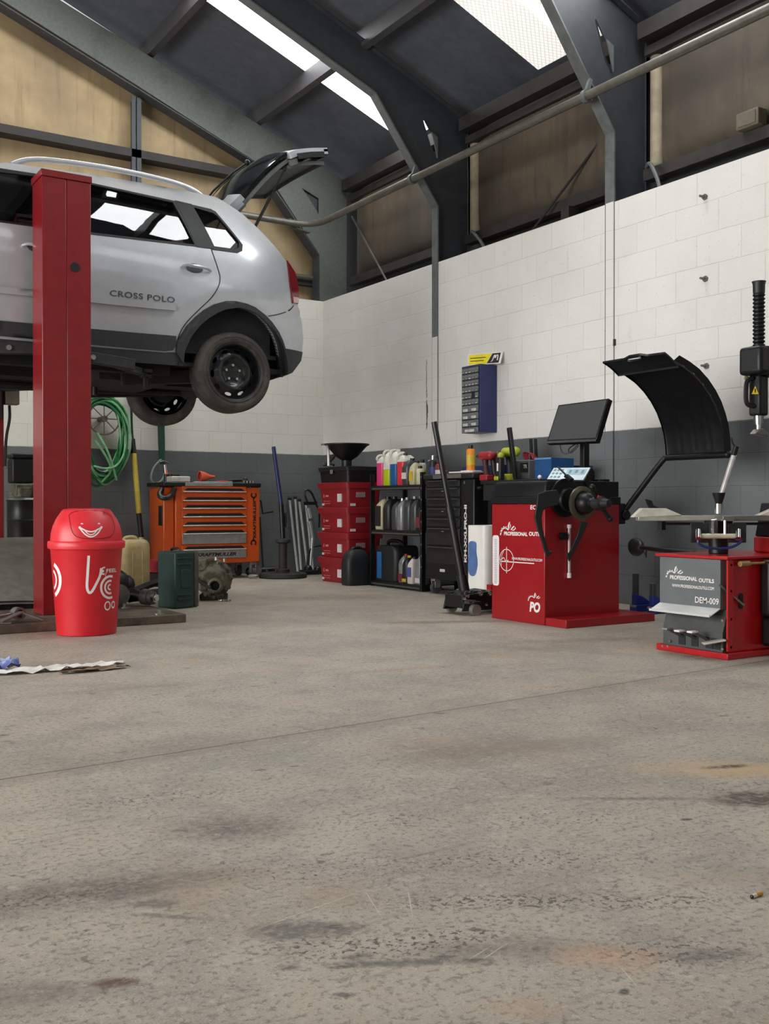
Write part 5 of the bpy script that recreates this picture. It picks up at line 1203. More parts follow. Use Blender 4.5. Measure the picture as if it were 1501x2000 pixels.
# big black jerrycan on the floor between crates and rack
bj=thing('black_canister','round-shouldered black canister on the floor between the red crates and the shelf rack','canister',(5.06,8.43,0),R(0))
part(MB().loft([[V((p[1],p[0],z)) for p in rrect(-.085*k,.085*k,-.13*k,.13*k,.045*k,5)] for z,k in ((.001,.95),(.02,1),(.22,1),(.28,.9),(.325,.66),(.345,.4))]),'can_body',m_blk2,bj,ang=60)
part(MB().tube(smo([(-.05,0,.31),(-.04,0,.36),(.06,0,.36),(.08,0,.30)],2),.016,7),'carry_handle',m_blk,bj)
# ================================================================= black tool cabinet
KX=5.12
K3=lambda x,y:P(820+x/6.45,900+y/6.45,X=KX)
kc=thing('tool_cabinet','black roller tool cabinet with white lettering up its right edge, beside the shelf rack','tool cabinet',(5.36,7.0,0))
ky0,ky1=6.655,7.345
part(MB().box(KX,5.58,ky0,ky1,.13,.985),'cabinet_body',m_blk,kc,world=True,bevel=.01)
part(MB().box(KX-.02,5.60,ky0-.012,ky1+.012,.987,1.035),'top_tray',m_blk2,kc,world=True,bevel=.012)
part(MB().box(KX-.0245,KX-.0205,6.80,7.20,.993,1.028),'tray_edge',mat('grey_tray_edge',(92,90,84),.5),kc,world=True)
part(MB().tube(smo([(KX+.05,ky0+.0,.90),(KX+.02,ky0-.035,.91),(KX+.25,ky0-.035,.91),(KX+.35,ky0+.0,.90)],2),.016,8),'push_handle',m_blk,kc,world=True)
dy0,dy1=6.835,ky1-.03
for i,(a,c) in enumerate(((246,330),(345,455),(475,575),(600,700),(728,830),(850,1065),(1085,1300))):
    z1=K3(300,a).z;z0=K3(300,c).z
    dr=part(MB().box(KX-.014,KX-.001,dy0,dy1,z0,z1),'drawer',m_blk2,kc,world=True,bevel=.004)
    h=(z1-z0); part(MB().prism([(KX-.0155,dy0+.03,z1-.012),(KX-.0155,dy1-.03,z1-.012),(KX-.0155,dy1-.06,z1-.012-min(.03,h*.5)),(KX-.0155,dy0+.06,z1-.012-min(.03,h*.5))],(.001,0,0)),'finger_recess',m_seal,dr,world=True,smooth=False)
    part(MB().box(KX-.024,KX-.0145,dy0+.02,dy1-.02,z1-.009,z1-.001),'pull_lip',mat('dark_grey_lip',(66,68,70),.4),dr,world=True,bevel=.003)
    if i in (1,3,5): part(MB().box(KX-.0185,KX-.0145,dy0+.22,dy0+.25,z1-.03,z1-.022),'latch_tab',m_alu,dr,world=True)
o=K3(590,1280); t_=K3(590,555)
lettering('KM-XXLPRO-II',m_white,kc,lambda a,b_:V((KX-.0025,o.y+b_,o.z+a)),t_.z-o.z,.036,bold=.045,label='white vertical lettering')
p=K3(570,275); part(MB().cyl((KX-.01,p.y,p.z),(KX,p.y,p.z),.014,n=14),'lock',m_chrome,kc,world=True)
p=K3(270,1380); part(MB().box(KX-.004,KX-.001,p.y-.05,p.y+.02,p.z-.012,p.z+.012),'badge',m_lab,kc,world=True)
for x,y in ((KX+.06,ky0+.07),(KX+.06,ky1-.07),(5.5,ky0+.07),(5.5,ky1-.07)):
    co=part(MB().box(x-.035,x+.035,y-.03,y+.03,.108,.129).box(x-.03,x+.03,y-.03,y-.024,.05,.11).box(x-.03,x+.03,y+.024,y+.03,.05,.11),'castor_fork',m_alu,kc,world=True,bevel=.003)
    part(MB().cyl((x,y-.02,.051),(x,y+.02,.051),.05,n=20),'castor_wheel',MATS['grey_castor_rubber'],co,world=True)
KT=1.036
sp=P(927,900,X=5.22); can('spray_can','orange and yellow spray can with a black cap on top of the black tool cabinet',5.22,6.83,KT+.02,.036,.215,mat('orange_can',(220,136,30),.4),m_blk,None,m_yel)
pp=thing('paper_stack','white papers lying on the right end of the black tool cabinet','paper',(5.22,6.85,KT)); b=MB(); b.cbox((5.2,6.83,KT+.006),(.18,.30,.011),rot('Z',4)); part(b,'lower_sheets',m_paper,pp,world=True); part(MB().cbox((5.20,6.80,KT+.0155),(.12,.14,.007),rot('Z',-8)),'upper_sheets',m_white,pp,world=True)
solo(MB().box(5.48,5.57,6.72,7.30,KT,KT+.075),'parts_case',m_blue,'long dark blue case along the back of the black tool cabinet top','case',bevel=.006)
# ================================================================= workbench with power tools
wb=thing('workbench','black workbench behind the wheel balancer carrying power tools','workbench',(5.48,6.2,0))
BZ=.965
part(MB().box(5.13,5.80,5.86,6.585,BZ-.03,BZ),'worktop',m_blk,wb,world=True,bevel=.003)
part(MB().box(5.15,5.17,5.88,6.57,BZ-.16,BZ-.031),'apron',m_blk2,wb,world=True)
for x in (5.2,5.74):
    for y in (5.89,6.53): part(MB().box(x,x+.045,y,y+.045,.001,BZ-.031),'leg',m_blk,wb,world=True)
part(MB().box(5.20,5.78,5.90,6.56,.18,.20),'lower_shelf',m_blk,wb,world=True)
part(MB().box(5.72,5.735,5.92,6.53,.201,BZ-.032),'back_panel',m_seal,wb,world=True)
def drill(lab,u,v,X,m,mk,h,flip=1,grp='cordless tools on the workbench'):
    p=P(u,v,X=X); t=thing('cordless_drill',lab,'drill',(p.x,p.y,BZ),R(90),grp)
    s=h/.25; f=flip
    part(MB().box(-.045*s,.055*s,-.036*s,.036*s,.001,.05*s),'battery',m,t,bevel=.008*s)
    part(MB().tube([V((.0,0,.05*s)),V((f*.012*s,0,.11*s)),V((f*.02*s,0,.17*s))],.022*s,10,rs=[.026*s,.021*s,.026*s]),'grip',mk,t)
    part(MB().cyl((f*-.05*s,0,.205*s),(f*.07*s,0,.205*s),.036*s,.034*s,n=18).ball((f*-.05*s,0,.205*s),.036*s,12),'motor_body',m,t)
    part(MB().cyl((f*.07*s,0,.205*s),(f*.105*s,0,.205*s),.028*s,.022*s,n=16).cyl((f*.105*s,0,.205*s),(f*.13*s,0,.205*s),.012*s,n=10),'chuck',mk,t)
    part(MB().box(f*.022*s-.006,f*.04*s+.004,-.007,.007,.13*s,.16*s),'trigger',m_seal,t,bevel=.003)
m_tred=mat('power_tool_red',(152,32,40),.45); m_tlime=mat('power_tool_lime',(172,180,48),.45)
drill('red and black cordless drill, leftmost of the tools on the workbench',950,930,5.185,m_tred,mat('maroon_grip',(72,28,32),.6),.25,1)
drill('dark red impact wrench just behind the red drill on the workbench',966,926,5.262,mat('dark_tool_red',(110,30,38),.5),m_blk2,.25,1)
drill('lime green cordless drill behind the black upright bar on the workbench',997,922,5.40,m_tlime,m_blk2,.29,1)
p=P(976,934,X=5.215); lt=thing('work_lamp','black and lime handheld work lamp with a white strip on the workbench','lamp',(p.x,p.y,BZ)); part(MB().box(p.x-.025,p.x+.025,p.y-.033,p.y+.033,BZ+.001,BZ+.19),'lamp_body',m_blk2,lt,world=True,bevel=.014,seg=3); part(MB().box(p.x-.028,p.x-.024,p.y-.010,p.y+.010,BZ+.075,BZ+.14),'light_strip',m_white,lt,world=True,bevel=.002); part(MB().box(p.x-.032,p.x+.03,p.y-.01,p.y+.045,BZ+.001,BZ+.035),'lamp_foot',m_tlime,lt,world=True,bevel=.008); part(MB().ball((p.x,p.y-.01,BZ+.20),.028,10),'lamp_knob',m_tlime,lt,world=True)
e=P(1007,934,X=5.27); a=P(994,835,X=5.22); solo(MB().bar((e.x,e.y,BZ+.002),a,.036,.03,up=V((1,0,0))),'steel_bar',m_blk,'black upright steel bar standing on the workbench in front of the lime drill','bar',bevel=.004)
p=P(1030,934,X=5.575); ww=thing('battery_charger','grey battery charger with red leads on the workbench left of the blue box','charger',(p.x,p.y,BZ))
part(MB().box(p.x-.08,p.x+.10,p.y-.11,p.y+.11,BZ+.001,BZ+.175),'charger_case',mat('charger_grey',(92,94,98),.5),ww,world=True,bevel=.01)
part(MB().box(p.x-.084,p.x-.079,p.y-.10,p.y+.0,BZ+.07,BZ+.15),'control_panel',m_seal,ww,world=True); part(MB().box(p.x-.085,p.x-.08,p.y+.045,p.y+.085,BZ+.085,BZ+.14),'dial_label',m_lab,ww,world=True)
lettering('TR',m_white,ww,lambda a,b_:V((p.x-.0848,p.y-.045-a,BZ+.105+b_)),.045,.03,bold=.02)
r=random.Random(4)
for k in range(5):
    q0=V((p.x-.05+.03*k,p.y-.02+.02*k,BZ+.18)); part(MB().tube(smo([q0,q0+V((.0,.03,.06+.02*r.random())),q0+V((.02,-.05,.05)),q0+V((.02,-.08,.0))],3),.005,6),'red_lead',m_tred,ww,world=True)
part(MB().tube(smo([(p.x-.09,p.y+.05,BZ+.10),(p.x-.12,p.y+.03,BZ+.03),(p.x-.11,p.y-.06,BZ+.012),(p.x-.1,p.y-.12,BZ+.012)],3),.008,7),'black_lead',m_seal,ww,world=True)
for k,u in enumerate((1036,1045)):
    a=P(u,857,X=5.67);e=P(u+4,892,X=5.67); solo(MB().bar((e.x,e.y,BZ+.002),(a.x,a.y,a.z),.022,.02,up=V((1,0,0))),'pry_bar',m_blk,'%s of two thin black pry bars standing on end behind the blue box'%('left' if k==0 else 'right'),'bar','pry bars behind the blue box',bevel=.003)
p=P(1062,936,X=5.30); xb=thing('blue_box','bright blue open box on the workbench behind the balancer keypad','box',(5.36,p.y,BZ)); bb=mat('bright_blue_box',(24,74,128),.45)
b=MB(); y0,y1=p.y-.105,p.y+.085; z1=BZ+.165
b.box(5.28,5.29,y0,y1,BZ+.001,z1).box(5.50,5.51,y0,y1,BZ+.001,z1).box(5.29,5.50,y0,y0+.01,BZ+.001,z1).box(5.29,5.50,y1-.01,y1,BZ+.001,z1).box(5.29,5.50,y0+.01,y1-.01,BZ+.001,BZ+.01); part(b,'box_walls',bb,xb,world=True)
part(MB().box(5.276,5.28,y0,y1,z1-.01,z1+.003),'box_edge',mat('pale_blue_edge',(92,140,190),.5),xb,world=True)
wbk=thing('wash_bowl','blue plastic bowl on the workbench under the monitor','bowl',(5.6,6.0,BZ)); part(MB().lathe([(.001,.002),(.07,.001),(.115,.10),(.12,.112),(.112,.11),(.068,.012),(.001,.012)],24,Matrix.Translation(V((5.665,6.02,BZ)))),'bowl_body',bb,wbk,world=True)
solo(MB().ball((5.19,5.93,BZ+.0165),.016,10),'white_knob',m_white,'small white round knob on the front edge of the workbench','knob')
# ================================================================= wall-mounted drawer organiser and sign
og=thing('drawer_organiser','dark blue wall organiser with clear small drawers above the black tool cabinet','organiser',(5.76,7.4,1.43))
OX,oy0,oy1,oz0,oz1=5.665,7.275,7.55,1.425,2.035
part(MB().box(OX,5.858,oy0,oy1,oz0,oz1),'cabinet_shell',mat('organiser_blue',(38,46,96),.4),og,world=True,bevel=.004)
m_dr=mat('smoky_clear_drawer',(104,106,110),.25,var=.3,vscale=60,spec=.6); m_drd=mat('drawer_gap',(30,32,44),.6); m_cont=mat('drawer_contents',(196,194,188),.5,var=.3)
part(MB().box(OX-.002,OX+.001,oy0+.012,oy1-.012,oz0+.015,oz1-.015),'drawer_frame',m_drd,og,world=True)
W=oy1-oy0-.03; z=oz1-.02; r=random.Random(2); nd=0
for rowi,(nc,hh) in enumerate([(5,.057)]*6+[(2,.066)]*3+[(1,.055)]):
    for c in range(nc):
        a=oy0+.015+W*c/nc+.002; b_=oy0+.015+W*(c+1)/nc-.002
        if rowi==4 and c==1: continue
        d=part(MB().box(OX-.012,OX-.002,a,b_,z-hh+.005,z-.003),'drawer',m_dr,og,world=True,bevel=.002)
        part(MB().box(OX-.018,OX-.011,(a+b_)/2-.28*(b_-a),(a+b_)/2+.28*(b_-a),z-hh+.010,z-hh+(.018 if nc==5 else .034)),'drawer_pull',m_cont if (nc<5 or r.random()<.6) else m_alu,d,world=True,bevel=.002)
    z-=hh
sg=thing('parts_sign','small yellow and black sign with a white border leaning on top of the blue organiser','sign',(5.80,7.46,2.04))
S00,S10,S01,S11=P(913,710,X=5.80),P(976,706,X=5.80),P(913,689,X=5.83),P(981,683,X=5.83)
S=lambda a,b_,off=0.0:(S00.lerp(S10,a)).lerp(S01.lerp(S11,a),b_)+V((-off,0,0))
Szo=S00.z-2.070; 
SS=lambda a,b_,off=0.0:S(a,b_,off)-V((0,0,max(0,min(Szo,.06))))
b=MB(); q=[SS(0,0),SS(1,0),SS(1,1),SS(0,1)]; b.prism(q,(.008,0,0)); part(b,'sign_board',m_white,sg,world=True)
b=MB(); poly2(b,[(.03,.06),(.58,.06),(.72,.94),(.03,.94)],lambda x,y:SS(x,y,.0015)); part(b,'yellow_field',mat('sign_yellow',(232,214,40),.5),sg,world=True,smooth=False,recalc=False)
b=MB(); poly2(b,[(.60,.08),(.95,.08),(.96,.93),(.73,.93)],lambda x,y:SS(x,y,.0015)); part(b,'black_field',m_printb,sg,world=True,smooth=False,recalc=False)
b=MB()
for k,(x0_,x1_) in enumerate(((.08,.55),(.08,.50))): stroke(b,[(x0_,.62-.26*k),(x1_,.62-.26*k)],.10,lambda x,y:SS(x,y,.002))
part(b,'print_lines',mat('olive_print',(120,104,24),.5),sg,world=True,smooth=False,recalc=False)
b=MB(); stroke(b,cm([(.72,.2),(.76,.3),(.79,.75),(.82,.8),(.82,.4),(.86,.8),(.90,.75),(.90,.3)],1),.03,lambda x,y:SS(x,y,.002)); part(b,'white_emblem',m_white,sg,world=True,smooth=False,recalc=False)
# ================================================================= floor jack
fj=thing('floor_jack','low black trolley jack with a long upright handle before the black tool cabinet','trolley jack',(4.6,5.78,0))
b=MB(); 
for y in (5.68,5.90): b.prism([(4.27,y,.03),(4.30,y,.145),(4.55,y,.165),(4.98,y,.10),(5.02,y,.05),(4.98,y,.03)],(0,.014,0))
b.box(4.28,4.34,5.694,5.90,.05,.14).box(4.55,4.95,5.694,5.90,.06,.085); part(b,'side_frames',m_blk,fj,world=True,bevel=.003)
b=MB(); b.box(4.33,4.52,5.73,5.87,.05,.165).cyl((4.30,5.80,.11),(4.55,5.80,.11),.05,n=16); part(b,'hydraulic_unit',m_blk2,fj,world=True,bevel=.01)
b=MB(); b.prism([(4.55,5.72,.10),(4.55,5.72,.15),(4.92,5.74,.145),(4.92,5.74,.11)],(0,.16,0)); part(b,'lift_arm_beam',m_blk,fj,world=True,bevel=.006)
part(MB().cyl((4.93,5.80,.14),(4.93,5.80,.165),.055,n=20),'saddle',m_blk2,fj,world=True)
for x,y in ((4.36,5.655),(4.36,5.93)):
    part(MB().cyl((x,y-.02,.04),(x,y+.02,.04),.039,n=18),'castor_wheel',m_alu,fj,world=True); part(MB().box(x-.035,x+.035,y-.028,y+.028,.085,.10),'castor_plate',m_blk,fj,world=True,bevel=.004)
for y in (5.66,5.925): part(MB().cyl((4.95,y-.015,.045),(4.95,y+.015,.045),.044,n=18),'front_wheel',m_blk2,fj,world=True)
for x,z,s in ((4.285,.12,.013),(4.31,.135,.014),(4.42,.15,.021),(4.50,.145,.018),(4.60,.13,.013),(4.47,.07,.012)): part(MB().cyl((x,5.679,z),(x,5.668,z),s,n=10).ball((x,5.667,z),s*.8,8),'bright_bolt',m_chrome,fj,world=True)
part(MB().prism([(4.29,5.682,.085),(4.38,5.682,.075),(4.38,5.682,.105),(4.30,5.682,.115)],(0,-.006,0)),'name_plate',m_alu,fj,world=True)
h0=V((4.38,5.80,.15)); h1=V((4.225,5.955,1.36)); hm=h0.lerp(h1,.50)
part(MB().cyl(h0,h0.lerp(h1,.10),.038,n=14).cyl(h0.lerp(h1,.08),hm,.029,n=14).cyl(hm,h1,.021,n=14),'handle',m_blk,fj,world=True)
part(MB().cyl(h0+V((0,-.08,0)),h0+V((0,.08,0)),.022,n=12),'handle_pivot',m_chrome,fj,world=True)
# white pack with a blue mark
pk=thing('fluid_carton','tall white carton with a blue footprint-shaped mark between the jack and the balancer','carton',(4.86,6.12,0))
b=MB(); b.loft([[V((p[0],p[1],z)) for p in rrect(4.72,5.0,6.0,6.24,.05,5)] for z in (.001,.02,.60,.615)]); part(b,'carton_body',mat('glossy_white',(240,238,232),.3,var=.02),pk,world=True,bevel=.0,ang=50)
m_foot=mat('soft_blue_print',(88,118,172),.5,var=.2,vscale=8)
P0=P(938,1120,Y=5.995)
foot=sm([(-.03,.0),(.03,-.005),(.058,.05),(.062,.10),(.045,.15),(.05,.19),(.045,.215),(-.02,.22),(-.045,.20),(-.04,.16),(-.045,.10),(-.05,.04)],2)
c_=P(944,1118,X=4.715)
b=MB(); poly2(b,[(x*.95,z) for x,z in foot],lambda x,z:V((4.7185,6.155-x*1.15,.235+z*1.2))); part(b,'blue_mark',m_foot,pk,world=True,smooth=False,recalc=False)
# ================================================================= wheel balancer
m_bred=mat('glossy_machine_red',(148,13,22),.34,var=.05,coat=.15); m_bblk=mat('satin_black_cover',(15,16,18),.42,var=.12,spec=.35); m_pt=m_white
wbz=thing('wheel_balancer','red and black wheel balancer with a tilted monitor and raised black hood','wheel balancer',(4.72,5.2,0))
bx0,bx1,by0,by1=4.37,5.03,4.945,5.482
part(MB().box(bx0,bx1,by0,by1,.0,.775),'cabinet',m_bred,wbz,world=True,bevel=.004)
part(MB().box(bx0+.005,5.16,4.75,by0-.001,.001,.052).box(bx1+.001,5.16,by0,by1,.001,.052),'base_plate',m_bred,wbz,world=True,bevel=.003)
part(MB().box(bx0-.005,bx0+.12,by1+.001,by1+.05,.19,.225),'side_hook_rail',m_bred,wbz,world=True)
tc2=MB(); tc2.box(bx0-.008,bx1+.008,by0-.006,by1+.008,.777,.822)
tc2.loft([[V((p[0],p[1],z)) for p in rrect(bx0+.005+k,bx1-.0,by0+.0,by1-k,.012,3)] for z,k in ((.823,.0),(.905,.006),(.925,.02))])
part(tc2,'top_cover',m_bblk,wbz,world=True,bevel=.003)
for (x,y,z,r) in ((4.98,5.05,.93,.045),(4.93,5.02,.925,.06)): part(MB().cyl((x,y,z-.004),(x,y,z+.012),r,n=24),'weight_tray',m_bblk,wbz,world=True)
# shaft, flange and quick nut
ax,az=4.552,.78
ty=lambda y:V((ax,y,az))
part(MB().cyl((ax,by0-.0,az+.02),(ax,by0-.04,az+.02),.09,.075,n=32).cyl((ax-.02,by0-.0,az+.035),(ax-.02,by0-.02,az+.035),.125,n=32),'shaft_housing',m_bblk,wbz,world=True,bevel=.004)
part(MB().cyl(ty(by0-.07),ty(4.60),.019,n=18),'shaft',m_socket,wbz,world=True)
M6=frame(ty(4.80),V((1,0,0)),V((0,0,1)),V((0,-1,0)))
part(MB().lathe([(.03,-.06),(.045,-.02),(.10,-.012),(.108,-.004),(.108,.008),(.100,.014),(.078,.016),(.07,.010),(.03,.010)],36,M6),'flange_disc',mat('dark_steel_flange',(96,92,78),.35,.6),wbz,world=True)
part(MB().lathe([(.068,.012),(.066,.05),(.052,.075),(.035,.085),(.034,.12),(.001,.12)],28,M6),'clamp_cup',m_bblk,wbz,world=True)
qn=part(MB().lathe([(.04,.12),(.045,.125),(.045,.18),(.030,.19),(.024,.24),(.001,.242)],22,M6),'quick_nut',m_blk2,wbz,world=True)
c0=M6@V((0,0,.15))
for dx,dz,l in ((-.60,.80,.125),(.62,-.78,.125)):
    e=c0+V((dx*l,-.02,dz*l)); part(MB().tube([c0,c0.lerp(e,.5),e],.016,9,rs=[.018,.014,.017]).ball(e,.02,10),'nut_handle',m_bblk,qn,world=True)
part(MB().ball(c0+V((-.025,-.02,.04)),.011,8),'red_release',m_tred,qn,world=True)
# gauge arms
G4=lambda x,y,D:P(1020+x/7.145,860+y/7.145,D=D)
def plate(pts,D,th=.03):
    d=FW*th; return MB().prism([G4(x,y,D) for x,y in pts],d)
b=plate([(215,750),(330,705),(480,690),(520,760),(500,900),(330,945),(285,985),(268,1080),(280,1230),(330,1440),(372,1555),(425,1545),(400,1590),(340,1640),(322,1600),(262,1390),(212,1250),(165,1080),(196,900)],6.36); part(b,'gauge_arm',m_bblk,wbz,world=True,bevel=.004)
b=plate([(820,1120),(915,1150),(860,1290),(700,1600),(655,1695),(612,1585),(655,1565),(760,1330)],6.27,.025); part(b,'calliper_arm',m_bblk,wbz,world=True,bevel=.003)
a=G4(650,1190,6.4);e=G4(650,1895,6.4); a.y=e.y=by0-.012; a=P(1111,1027,Y=by0-.012);e=P(1111,1125,Y=by0-.012)
part(MB().cyl(a,e,.010,n=12),'gauge_rod',mat('pale_rod',(190,180,178),.35,.3),wbz,world=True); part(MB().cyl(e-V((0,0,.012)),e+V((0,0,.02)),.014,n=12).cyl(a-V((0,0,.015)),a+V((0,0,.008)),.014,n=12),'rod_ends',m_white,wbz,world=True)
a=P(1096,1047,Y=by0); part(MB().cyl(a,a+V((0,-.03,0)),.024,n=14),'side_knob',m_bblk,wbz,world=True)
# keypad
def quad(name,c,th,m,par,off=V((0,0,0)),bev=.003):
    n=((c[1]-c[0]).cross(c[3]-c[0])).normalized(); n=n if n.x>0 else -n
    return part(MB().prism([p+off for p in c],n*th),name,m,par,world=True,bevel=bev)
kpc=[P(1066,937,X=4.70),P(1140,939,X=4.70),P(1155,912,X=4.80),P(1080,913,X=4.80)]
kp=quad('keypad_housing',kpc,.05,m_bblk,wbz)
def bil(c,a,b_,off): 
    n=((c[1]-c[0]).cross(c[3]-c[0])).normalized(); n=n if n.x<0 else -n
    return c[0].lerp(c[1],a).lerp(c[3].lerp(c[2],a),b_)+n*off
b=MB(); poly2(b,[(.02,.04),(.97,.04),(.98,.94),(.03,.94)],lambda x,y:bil(kpc,x,y,.0015)); part(b,'keypad_face',mat('pale_blue_keypad',(206,222,228),.4),kp,world=True,smooth=False,recalc=False)
b=MB(); poly2(b,[(.42,.42),(.93,.42),(.94,.82),(.43,.82)],lambda x,y:bil(kpc,x,y,.003)); part(b,'display_strip',mat('blue_grey_display',(150,184,198),.4),kp,world=True,smooth=False,recalc=False)
m_key=mat('grey_keys',(112,142,146),.5)
for r_ in range(3):
    for c in range(3): part(poly2(MB(),[(.07+.1*c,.14+.27*r_),(.135+.1*c,.14+.27*r_),(.135+.1*c,.30+.27*r_),(.07+.1*c,.30+.27*r_)],lambda x,y:bil(kpc,x,y,.003)),'key',m_key,kp,world=True,smooth=False,recalc=False)
for c in range(3): part(poly2(MB(),[(.50+.16*c,.5),(.56+.16*c,.5),(.56+.16*c,.74),(.50+.16*c,.74)],lambda x,y:bil(kpc,x,y,.0045)),'key',m_key,kp,world=True,smooth=False,recalc=False)
part(MB().tube(smo([P(1089,912,D=6.7),P(1102,925,D=6.62),P(1110,934,D=6.58)]),.006,6).bar(P(1105,929,D=6.6),P(1116,938,D=6.55),.03,.02),'gauge_lever',m_bblk,wbz,world=True)
# monitor
mc=[P(1066,866,X=4.80),P(1163,862,X=4.80),P(1188,778,X=4.90),P(1090,791,X=4.90)]
mo=quad('monitor',mc,.04,mat('monitor_black',(20,20,21),.3),wbz)
b=MB(); poly2(b,[(.025,.085),(.975,.085),(.975,.965),(.025,.965)],lambda x,y:bil(mc,x,y,.001)); part(b,'screen',mat('dark_screen',(66,67,68),.4,var=.03),mo,world=True,smooth=False,recalc=False)
b=MB(); poly2(b,[(.0,.0),(1,.0),(1,.05),(0,.05)],lambda x,y:bil(mc,x,y,.0025)); part(b,'bottom_bezel',mat('shiny_bezel',(92,92,94),.15,.5),mo,world=True,smooth=False,recalc=False)
pb=P(1141,912,X=4.95); pt=V((pb.x,pb.y,1.32))
part(MB().box(pb.x-.025,pb.x+.025,pb.y-.022,pb.y+.022,.925,1.30).bar((pb.x,pb.y,1.28),(4.875,pb.y+.02,1.31),.06,.06),'monitor_pole',m_bblk,wbz,world=True,bevel=.004)
part(MB().box(pb.x-.05,pb.x+.05,pb.y-.05,pb.y+.05,.92,.985),'pole_socket',m_bblk,wbz,world=True,bevel=.004)
part(MB().tube(smo([P(1092,864,X=4.84),P(1096,886,X=4.84),P(1110,886,X=4.86),P(1128,868,X=4.88)],3),.0045,6).tube(smo([P(1126,866,X=4.86),P(1108,876,X=4.86),P(1112,888,X=4.86),P(1130,870,X=4.88)],3),.0045,6),'monitor_cable',m_seal,wbz,world=True)
# printing on the operator side
G5=lambda x,y,off=.0012:P(950+x/7.694,960+y/7.692,X=bx0)+V((-off,0,0))
def onface(x0_,y0_,x1_,y1_,off=.0012):
    """lower-left to upper-right box given in the close-up; returns fn(a,b), w, h"""
    A=G5(x0_,y1_,off);B=G5(x1_,y0_,off); T=G5(x0_,y0_,off); return (lambda a,b_:V((A.x,A.y-a,A.z+b_))),abs(B.y-A.y),abs(T.z-A.z)
def faceword(s,bx,bold=.015,shear=0.0,m=m_white,off=.0012,par=wbz):
    fn,w,h=onface(*bx,off); return lettering(s,m,par,fn,w,h,bold=bold,shear=shear)
faceword('PROFESSIONAL',(262,600,615,658),.04); faceword('OUTILS',(636,604,850,666),.04)
faceword('EC',(658,205,742,270),.02)
faceword('WWW.PROFESSIONALOUTILS.COM',(378,985,835,1024),.02)
def splash(fn,sx,sy,par,name='splash_emblem'):
    """toothed arc with flame strokes above the maker's lettering"""
    b=MB(); f=lambda x,y:fn(x*sx,y*sy)
    arc=cm([(-1.0,-1.0),(-.92,-.45),(-.74,-.05),(-.45,.10),(-.20,.0),(-.05,-.25)],2); n=len(arc)
    stroke(b,arc,[.10+.10*math.sin(PI*i/(n-1)) for i in range(n)],f)
    for i in (4,8,12,16): 
        if i<n: x,y=arc[i]; stroke(b,[(x,y),(x-.03,y+.24)],.13,f)
    for pts,w in (([(.02,-.15),(-.02,.3),(.08,.8),(.18,.95)],[.10,.17,.14,.03]),([(.16,.05),(.24,.35),(.20,.7)],[.05,.09,.04]),([(.26,-.2),(.42,.0),(.62,.30),(.72,.36)],[.06,.16,.14,.04]),([(.36,-.22),(.60,-.22),(.84,.02),(.78,.22)],[.05,.13,.12,.04])):
        stroke(b,pts,w,f)
    part(b,name,m_white,par,world=True,smooth=False,recalc=False)
A=G5(330,555); splash(lambda a,b_:V((A.x,A.y-a,A.z+b_)),.085,.047,wbz)
A2=G5(720,1585); splash(lambda a,b_:V((A2.x,A2.y-a,A2.z+b_)),.062,.029,wbz)
faceword('PO',(645,1650,805,1805),.05,.15)
C_=G5(300,1030); b=MB(); fn=lambda a,b_:V((C_.x,C_.y-a,C_.z+b_))
for r0 in (.072,):
    stroke(b,[(r0*math.cos(R(t)),r0*math.sin(R(t))) for t in range(0,361,8)],.005,fn)
stroke(b,[(0,-.088),(0,.088)],.006,fn); stroke(b,[(-.055,-.04),(-.05,.03),(-.03,.06)],.004,fn); stroke(b,cm([(-.095,0),(-.05,.002),(-.03,.02),(-.01,-.01),(.02,.0)],1),.005,fn)
part(b,'target_emblem',m_white,wbz,world=True,smooth=False,recalc=False)
fn2,w,h=onface(195,1038,715,1052); b=MB(); stroke(b,[(0,h/2),(w,h/2)],h,fn2); part(b,'underline',m_white,wbz,world=True,smooth=False,recalc=False)
fn2,w,h=onface(92,655,190,1405,.0025); b=MB(); poly2(b,rrect(0,w,0,h,min(w,h)*.3,4),fn2); st_=part(b,'side_sticker',m_white,wbz,world=True,smooth=False,recalc=False)
b=MB()
for k in range(26): stroke(b,[(w*.3,h*(.05+.0345*k)),(w*.72,h*(.05+.0345*k))],h*.012,lambda a,b_:fn2(a,b_)+V((-.001,0,0)))
part(b,'sticker_scale',mat('grey_print',(150,146,170),.5),st_,world=True,smooth=False,recalc=False)
# hood
HA=[(5.285,1.085),(5.278,1.16),(5.262,1.24),(5.235,1.31),(5.195,1.385),(5.14,1.455),(5.07,1.52),(4.99,1.575),(4.90,1.615),(4.81,1.645)]
hy0,hy1=4.28,4.76
b=MB()
def hood(a,b_,o):
    k=min(len(HA)-1.0001,a*(len(HA)-1)); i=int(k); t=k-i; x=HA[i][0]*(1-t)+HA[i+1][0]*t; z=HA[i][1]*(1-t)+HA[i+1][1]*t
    dx,dz=HA[i+1][0]-HA[i][0],HA[i+1][1]-HA[i][1]; l=math.hypot(dx,dz); rib=.006*math.sin(b_*2*PI*6)**2*(1-a)
    return V((x+(o+rib)*dz/l,hy0+(hy1-hy0)*b_,z-(o+rib)*dx/l))
b.patch(gq(0,1,0,1),[],hood,.05,.012,seg=.03)
for s_,yy in ((0,hy0),(1,hy1)):
    pass
part(b,'hood_shell',m_bblk,wbz,world=True,ang=50)
b=MB(); b.loft([[V((x+k*.62,hy0-.03*abs(k)*10,z+k*.6)) for k in (-.0,.05)] for x,z in HA],caps=False,closed=False); part(b,'hood_side_lip',m_bblk,wbz,world=True)
